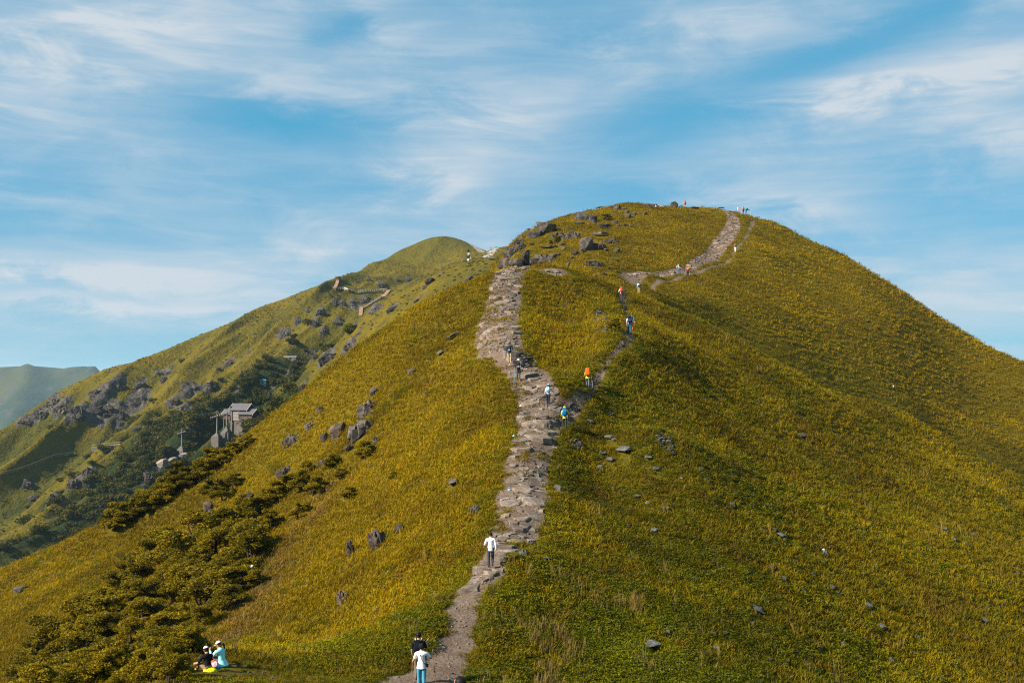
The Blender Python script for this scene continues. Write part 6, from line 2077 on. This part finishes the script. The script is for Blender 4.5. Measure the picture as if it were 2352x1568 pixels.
def herb(seed, n, rad, h, size, flowers=0):
    rng = np.random.default_rng(seed)
    V = []; Fc = []; C = []
    for b in range(n + flowers):
        a = rng.uniform(0, 6.28); r = rad * math.sqrt(rng.uniform(0, 1))
        z = h * rng.uniform(.15, 1.0) * (1 - .5 * (r / rad) ** 2)
        fl = b >= n
        if fl: z = h * rng.uniform(.85, 1.1)
        c = np.array([math.cos(a) * r, math.sin(a) * r, z])
        d = rng.normal(size=3); d[2] = abs(d[2]) * .5; d /= np.linalg.norm(d)
        s = np.cross(d, rng.normal(size=3)); s /= np.linalg.norm(s)
        L = size * rng.uniform(.7, 1.4) * (.45 if fl else 1); w = L * (.8 if fl else .38)
        o = len(V)
        V += [c - d * L * .5, c + s * w * .5, c + d * L * .5, c - s * w * .5]
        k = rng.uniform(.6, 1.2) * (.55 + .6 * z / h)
        C += [((1.9, 1.5, .4, 1) if fl else (k, k, k, 1))] * 4
        Fc += [(o, o + 1, o + 2), (o, o + 2, o + 3)]
    me = mesh_np('herb', V, Fc)
    at_ = me.color_attributes.new('shade', 'FLOAT_COLOR', 'POINT')
    at_.data.foreach_set('color', np.array(C, np.float32).ravel())
    me.materials.append(MAT_GRASS)
    return me

def scatter(name, protos, P, rot, scl, tint, idx):
    """instances of the prototypes on points, one object"""
    src = bpy.data.collections.new(name + '_source')
    for i, me in enumerate(protos):
        o = bpy.data.objects.new('%s_%02d' % (name, i), me)
        src.objects.link(o)
    me = bpy.data.meshes.new(name)
    me.vertices.add(len(P)); me.vertices.foreach_set('co', np.asarray(P, np.float32).ravel())
    for nm, ty, arr, key in (('rot', 'FLOAT_VECTOR', rot, 'vector'), ('scl', 'FLOAT_VECTOR', scl, 'vector'), ('tint', 'FLOAT_COLOR', tint, 'color'), ('idx', 'INT', idx, 'value')):
        a = me.attributes.new(nm, ty, 'POINT')
        a.data.foreach_set(key, np.asarray(arr, np.int32 if ty == 'INT' else np.float32).ravel())
    ng = bpy.data.node_groups.new(name, 'GeometryNodeTree')
    ng.interface.new_socket('Geometry', in_out='INPUT', socket_type='NodeSocketGeometry')
    ng.interface.new_socket('Geometry', in_out='OUTPUT', socket_type='NodeSocketGeometry')
    gi = ng.nodes.new('NodeGroupInput'); go = ng.nodes.new('NodeGroupOutput')
    ci = ng.nodes.new('GeometryNodeCollectionInfo'); ci.inputs[0].default_value = src
    ci.inputs['Separate Children'].default_value = True; ci.inputs['Reset Children'].default_value = True
    ip = ng.nodes.new('GeometryNodeInstanceOnPoints')
    def na(nm, ty):
        q = ng.nodes.new('GeometryNodeInputNamedAttribute'); q.data_type = ty; q.inputs[0].default_value = nm
        return q.outputs[0]
    ng.links.new(gi.outputs[0], ip.inputs['Points']); ng.links.new(ci.outputs[0], ip.inputs['Instance'])
    ip.inputs['Pick Instance'].default_value = True
    ng.links.new(na('idx', 'INT'), ip.inputs['Instance Index'])
    ng.links.new(na('rot', 'FLOAT_VECTOR'), ip.inputs['Rotation']); ng.links.new(na('scl', 'FLOAT_VECTOR'), ip.inputs['Scale'])
    ng.links.new(ip.outputs[0], go.inputs[0])
    o = bpy.data.objects.new(name, me)
    md = o.modifiers.new('scatter', 'NODES'); md.node_group = ng
    link(o)
    o['kind'] = 'stuff'
    return o

TUFTS = [tuft(500 + i, 30, .32, .18, .42, .036, .75) for i in range(6)] + [tuft(520 + i, 18, .28, .34, .62, .030, .65) for i in range(3)]
STALK = [tuft(540 + i, 16, .32, .65, 1.15, .020, .22) for i in range(3)]
HERBS = [herb(560 + i, 90, .40, .42, .115, 0) for i in range(5)]

rg = np.random.default_rng(77)
Xs = []; Ys = []
y = 30.0
while y < 264:
    s = 0.0037 * y + 0.01
    half = 0.55 * y + 5
    x = np.arange(-half, half, s)
    Xs.append(x + rg.uniform(-.55, .55, len(x)) * s); Ys.append(np.full(len(x), y) + rg.uniform(-.55, .55, len(x)) * s)
    y += s * 1.05
gx = np.concatenate(Xs); gy = np.concatenate(Ys)
pd_, pk_, pw_ = path_info(gx, gy)
edge_n = 0.45 * fbm(gx / 1.1, gy / 1.1, 2, 33)
patch = fbm(gx / 1.6, gy / 1.6, 2, 71)
keep = (pd_ + edge_n > 0.04 + 0.0006 * gy) | ((pk_ > .5) & (patch < np.where((gy > 93.5) & (gy < 110) & (gx < np.interp(gy, PLINES[0][:, 1], PLINES[0][:, 0]) - .1) & (gx > -12), 0.03, -0.26)) & (gy < 135))
trod = sstep(7, 0, np.hypot((gx + 8.5) / 2.2, (gy - 35.0)))       # trodden terrace by the seated pair
keep &= rg.uniform(0, 1, len(gx)) > 0.40 * sstep(0.3, 0.8, trod)
cell = {}
for (cx, cy, r) in NOGRASS:
    m = (np.abs(gx - cx) < r) & (np.abs(gy - cy) < r)
    j = np.nonzero(m)[0]
    keep[j[np.hypot(gx[j] - cx, gy[j] - cy) < r]] = False
gx = gx[keep]; gy = gy[keep]; pdk = pd_[keep]
gz = near_h(gx, gy)
# leave out what lies deep behind the crests
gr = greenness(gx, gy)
n = len(gx)
e = 0.7
sxg = (near_tps(gx + e, gy) - near_tps(gx - e, gy)) / (2 * e); syg = (near_tps(gx, gy + e) - near_tps(gx, gy - e)) / (2 * e)
facing = (gx * sxg + gy * syg - gz)       # >0 when the ground faces the viewer's side
vis = facing > -2.0
gx, gy, gz, gr, sxg, syg, pdk = [a[vis] for a in (gx, gy, gz, gr, sxg, syg, pdk)]
n = len(gx)
patchc = 0.45 * fbm(gx / 6.0, gy / 6.0, 3, 81) + 0.75 * fbm(gx / 15.0, gy / 15.0, 3, 94) + 0.55 * fbm((gy * .85 + np.abs(gx) * .5) / 3.4, (np.abs(gx) * .85 - gy * .5) / 22.0, 3, 95); fine_c = rg.uniform(-1, 1, n)
dry = sstep(0.12, 0.5, fbm(gx / 4.0 + 30, gy / 4.0, 3, 83))
DRYL = [hit(a, b)[0] for a, b in ((745, 1130), (705, 1195), (650, 1270), (610, 1335), (575, 1400), (528, 1465))]
dd_ = np.full(n, 99.0)
for p_, q_ in zip(DRYL[:-1], DRYL[1:]):
    for t_ in np.linspace(0, 1, 8):
        dd_ = np.minimum(dd_, np.hypot(gx - (p_.x + (q_.x - p_.x) * t_), gy - (p_.y + (q_.y - p_.y) * t_)))
strip = np.exp(-(dd_ / 2.2) ** 2) * np.clip(.7 + fbm(gx / 2.0, gy / 2.0, 2, 96), 0, 1)
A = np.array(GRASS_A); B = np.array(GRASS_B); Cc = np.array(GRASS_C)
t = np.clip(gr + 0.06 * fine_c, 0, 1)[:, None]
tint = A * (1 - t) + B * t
tint = tint * (1 - .7 * dry[:, None]) + Cc * .7 * dry[:, None]
tint = tint * (1 - .8 * strip[:, None]) + np.array([.215, .135, .045]) * .8 * strip[:, None]
tint = tint * (1 + 0.75 * patchc[:, None] + 0.07 * fine_c[:, None] + 0.12 * fbm(gx / 1.7, gy / 1.7, 2, 89)[:, None])
tint = np.column_stack([np.clip(tint, .004, 1), np.ones(n)])
# lower and darker herbs: beside the lower path, in hollows and scattered over the right side
hp = 0.05 + 0.5 * sstep(.22, .45, fbm(gx / 7.0 + 60, gy / 7.0, 3, 93)) + 0.55 * sstep(64, 46, gy) * sstep(-15, -3, gx) * sstep(18, 4, gx) + 0.30 * sstep(2.2, .4, pdk) * sstep(150, 110, gy) + 0.30 * sstep(2, 14, gx) * sstep(120, 80, gy) * sstep(.0, .35, patchc)
hp = hp + 0.38 * sstep(1, 4, gx) * sstep(22, 10, gx) * sstep(98, 80, gy)
hp = hp * (0.5 + sstep(-.3, .3, fbm(gx / 3.0, gy / 3.0, 2, 85)))
is_h = rg.uniform(0, 1, n) < hp * 0.8
stk = (rg.uniform(0, 1, n) < 0.9 * sstep(0.16, 0.42, fbm(gx / 3.2 + 9, gy / 3.2 + 4, 2, 87)) * sstep(60, 44, gy) * sstep(-2, 1, gx) * sstep(10, 6, gx) * 0.20) | (rg.uniform(0, 1, n) < 0.003)
idx = rg.integers(0, len(TUFTS), n)
idx[is_h] = len(TUFTS) + len(STALK) + rg.integers(0, len(HERBS), is_h.sum())
idx[stk] = len(TUFTS) + rg.integers(0, len(STALK), stk.sum())
tint[is_h, :3] = tint[is_h, :3] * np.array([.66, .82, .9])
tint[stk, :3] = np.array([.21, .155, .045]) * rg.uniform(.7, 1.2, (stk.sum(), 1))
size = (0.55 + 0.0046 * gy) * rg.uniform(.75, 1.25, n)
scl = np.column_stack([size * 1.05, size * 1.05, size * rg.uniform(.75, 1.15, n) * (1 - 0.25 * sstep(120, 220, gy))])
near_edge = sstep(0.0, 1.2, pdk) * .45 + .55
scl[:, 2] *= near_edge
trodk = sstep(8, 1, np.hypot((gx + 8.5) / 2.4, (gy - 35.0)))
scl *= (1 - 0.62 * trodk)[:, None]
# lean with the slope and the wind
rot = np.column_stack([np.arctan(syg) * .5 + rg.uniform(-.15, .15, n), -np.arctan(sxg) * .5 + rg.uniform(-.15, .15, n) + .10, rg.uniform(0, 6.28, n)])
gz = gz - 0.16 * sstep(0.5, -0.2, pdk) - 0.02
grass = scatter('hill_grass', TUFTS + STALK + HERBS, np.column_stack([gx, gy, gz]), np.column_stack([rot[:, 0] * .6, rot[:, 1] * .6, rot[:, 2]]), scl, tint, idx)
tag(grass, 'golden green mountain grass covering the near hill', 'grass')
print('grass', n)
CROWNS = [crown_proto(1000 + i) for i in range(6)]
rf = np.random.default_rng(9)
fx = rf.uniform(-420, 40, 42000); fy = rf.uniform(340, 740, 42000)
wmk = wood_mask(fx, fy)
kp = (wmk > 0.62) & (rf.uniform(0, 1, len(fx)) < 0.30 * sstep(.55, .95, wmk) + .02)
loose = (~kp) & (wmk > 0.30) & (rf.uniform(0, 1, len(fx)) < .012)
kp = kp | loose
fx = fx[kp]; fy = fy[kp]; fz = far_h(fx, fy)
for (cx, cy, r) in STATION_CLEAR:
    m = np.hypot(fx - cx, fy - cy) > r
    fx, fy, fz = fx[m], fy[m], fz[m]
nf = len(fx)
sz = rf.uniform(2.6, 6.0, nf)
tn = np.array([.040, .046, .008]) * (1 - (tq := rf.uniform(0, 1, (nf, 1)) ** 1.6)) + np.array([.11, .095, .010]) * tq
tn = tn * (1 + .25 * fbm(fx / 18, fy / 18, 2, 63))[:, None]
forest = scatter('valley_forest', CROWNS, np.column_stack([fx, fy, fz - .3]), np.column_stack([np.zeros(nf), np.zeros(nf), rf.uniform(0, 6.28, nf)]),
                 np.column_stack([sz * 1.1, sz * 1.1, sz * .95]), np.column_stack([tn, np.ones(nf)]), rf.integers(0, 6, nf))
tag(forest, 'dark green scrub forest filling the valley below the far mountain', 'forest')
print('forest', nf)
# coarse tussocks and low scrub on the far mountain
mx_ = rf.uniform(-470, 60, 60000); my_ = rf.uniform(360, 900, 60000)
kp = rf.uniform(0, 1, len(mx_)) < .10 + .5 * sstep(.05, .4, fbm(mx_ / 26, my_ / 26, 3, 64))
mx_, my_ = mx_[kp], my_[kp]; mz_ = far_h(mx_, my_); nm = len(mx_)
ms = rf.uniform(.35, .95, nm)
tt = rf.uniform(0, 1, (nm, 1)); tn = np.array([.13, .10, .010]) * tt + np.array([.085, .080, .010]) * (1 - tt)
tus = scatter('mountain_scrub', CROWNS, np.column_stack([mx_, my_, mz_ - .25 * ms]), np.column_stack([np.zeros(nm), np.zeros(nm), rf.uniform(0, 6.28, nm)]),
              np.column_stack([ms * 1.5, ms * 1.5, ms * .8]), np.column_stack([tn, np.ones(nm)]), rf.integers(0, 6, nm))
tag(tus, 'low tussocks and scrub dotted over the far mountain', 'scrub')
# ------------------------------------------------------------------ air
hz = bpy.data.meshes.new('haze')
x0, x1, y0, y1, z0, z1 = -15000, 15000, -9500, 19500, -345, 175
hz.from_pydata([(x, y, z) for z in (z0, z1) for y in (y0, y1) for x in (x0, x1)], [], [(0, 2, 3, 1), (4, 5, 7, 6), (0, 1, 5, 4), (2, 6, 7, 3), (0, 4, 6, 2), (1, 3, 7, 5)])
mh_ = bpy.data.materials.new('haze'); mh_.use_nodes = True
mh_.node_tree.nodes.clear(); T = NT(mh_.node_tree)
pv = T.n('ShaderNodeVolumePrincipled')
pv.inputs['Color'].default_value = (0.50, 0.76, 1.0, 1)
pv.inputs['Density'].default_value = 0.000045
pv.inputs['Anisotropy'].default_value = 0.1
om = T.n('ShaderNodeOutputMaterial'); T.l(pv.outputs[0], om.inputs['Volume'])
ho = obj('haze', hz, mh_)
tag(ho, 'thin blue summer haze over the mountains', 'haze', None, 'stuff')
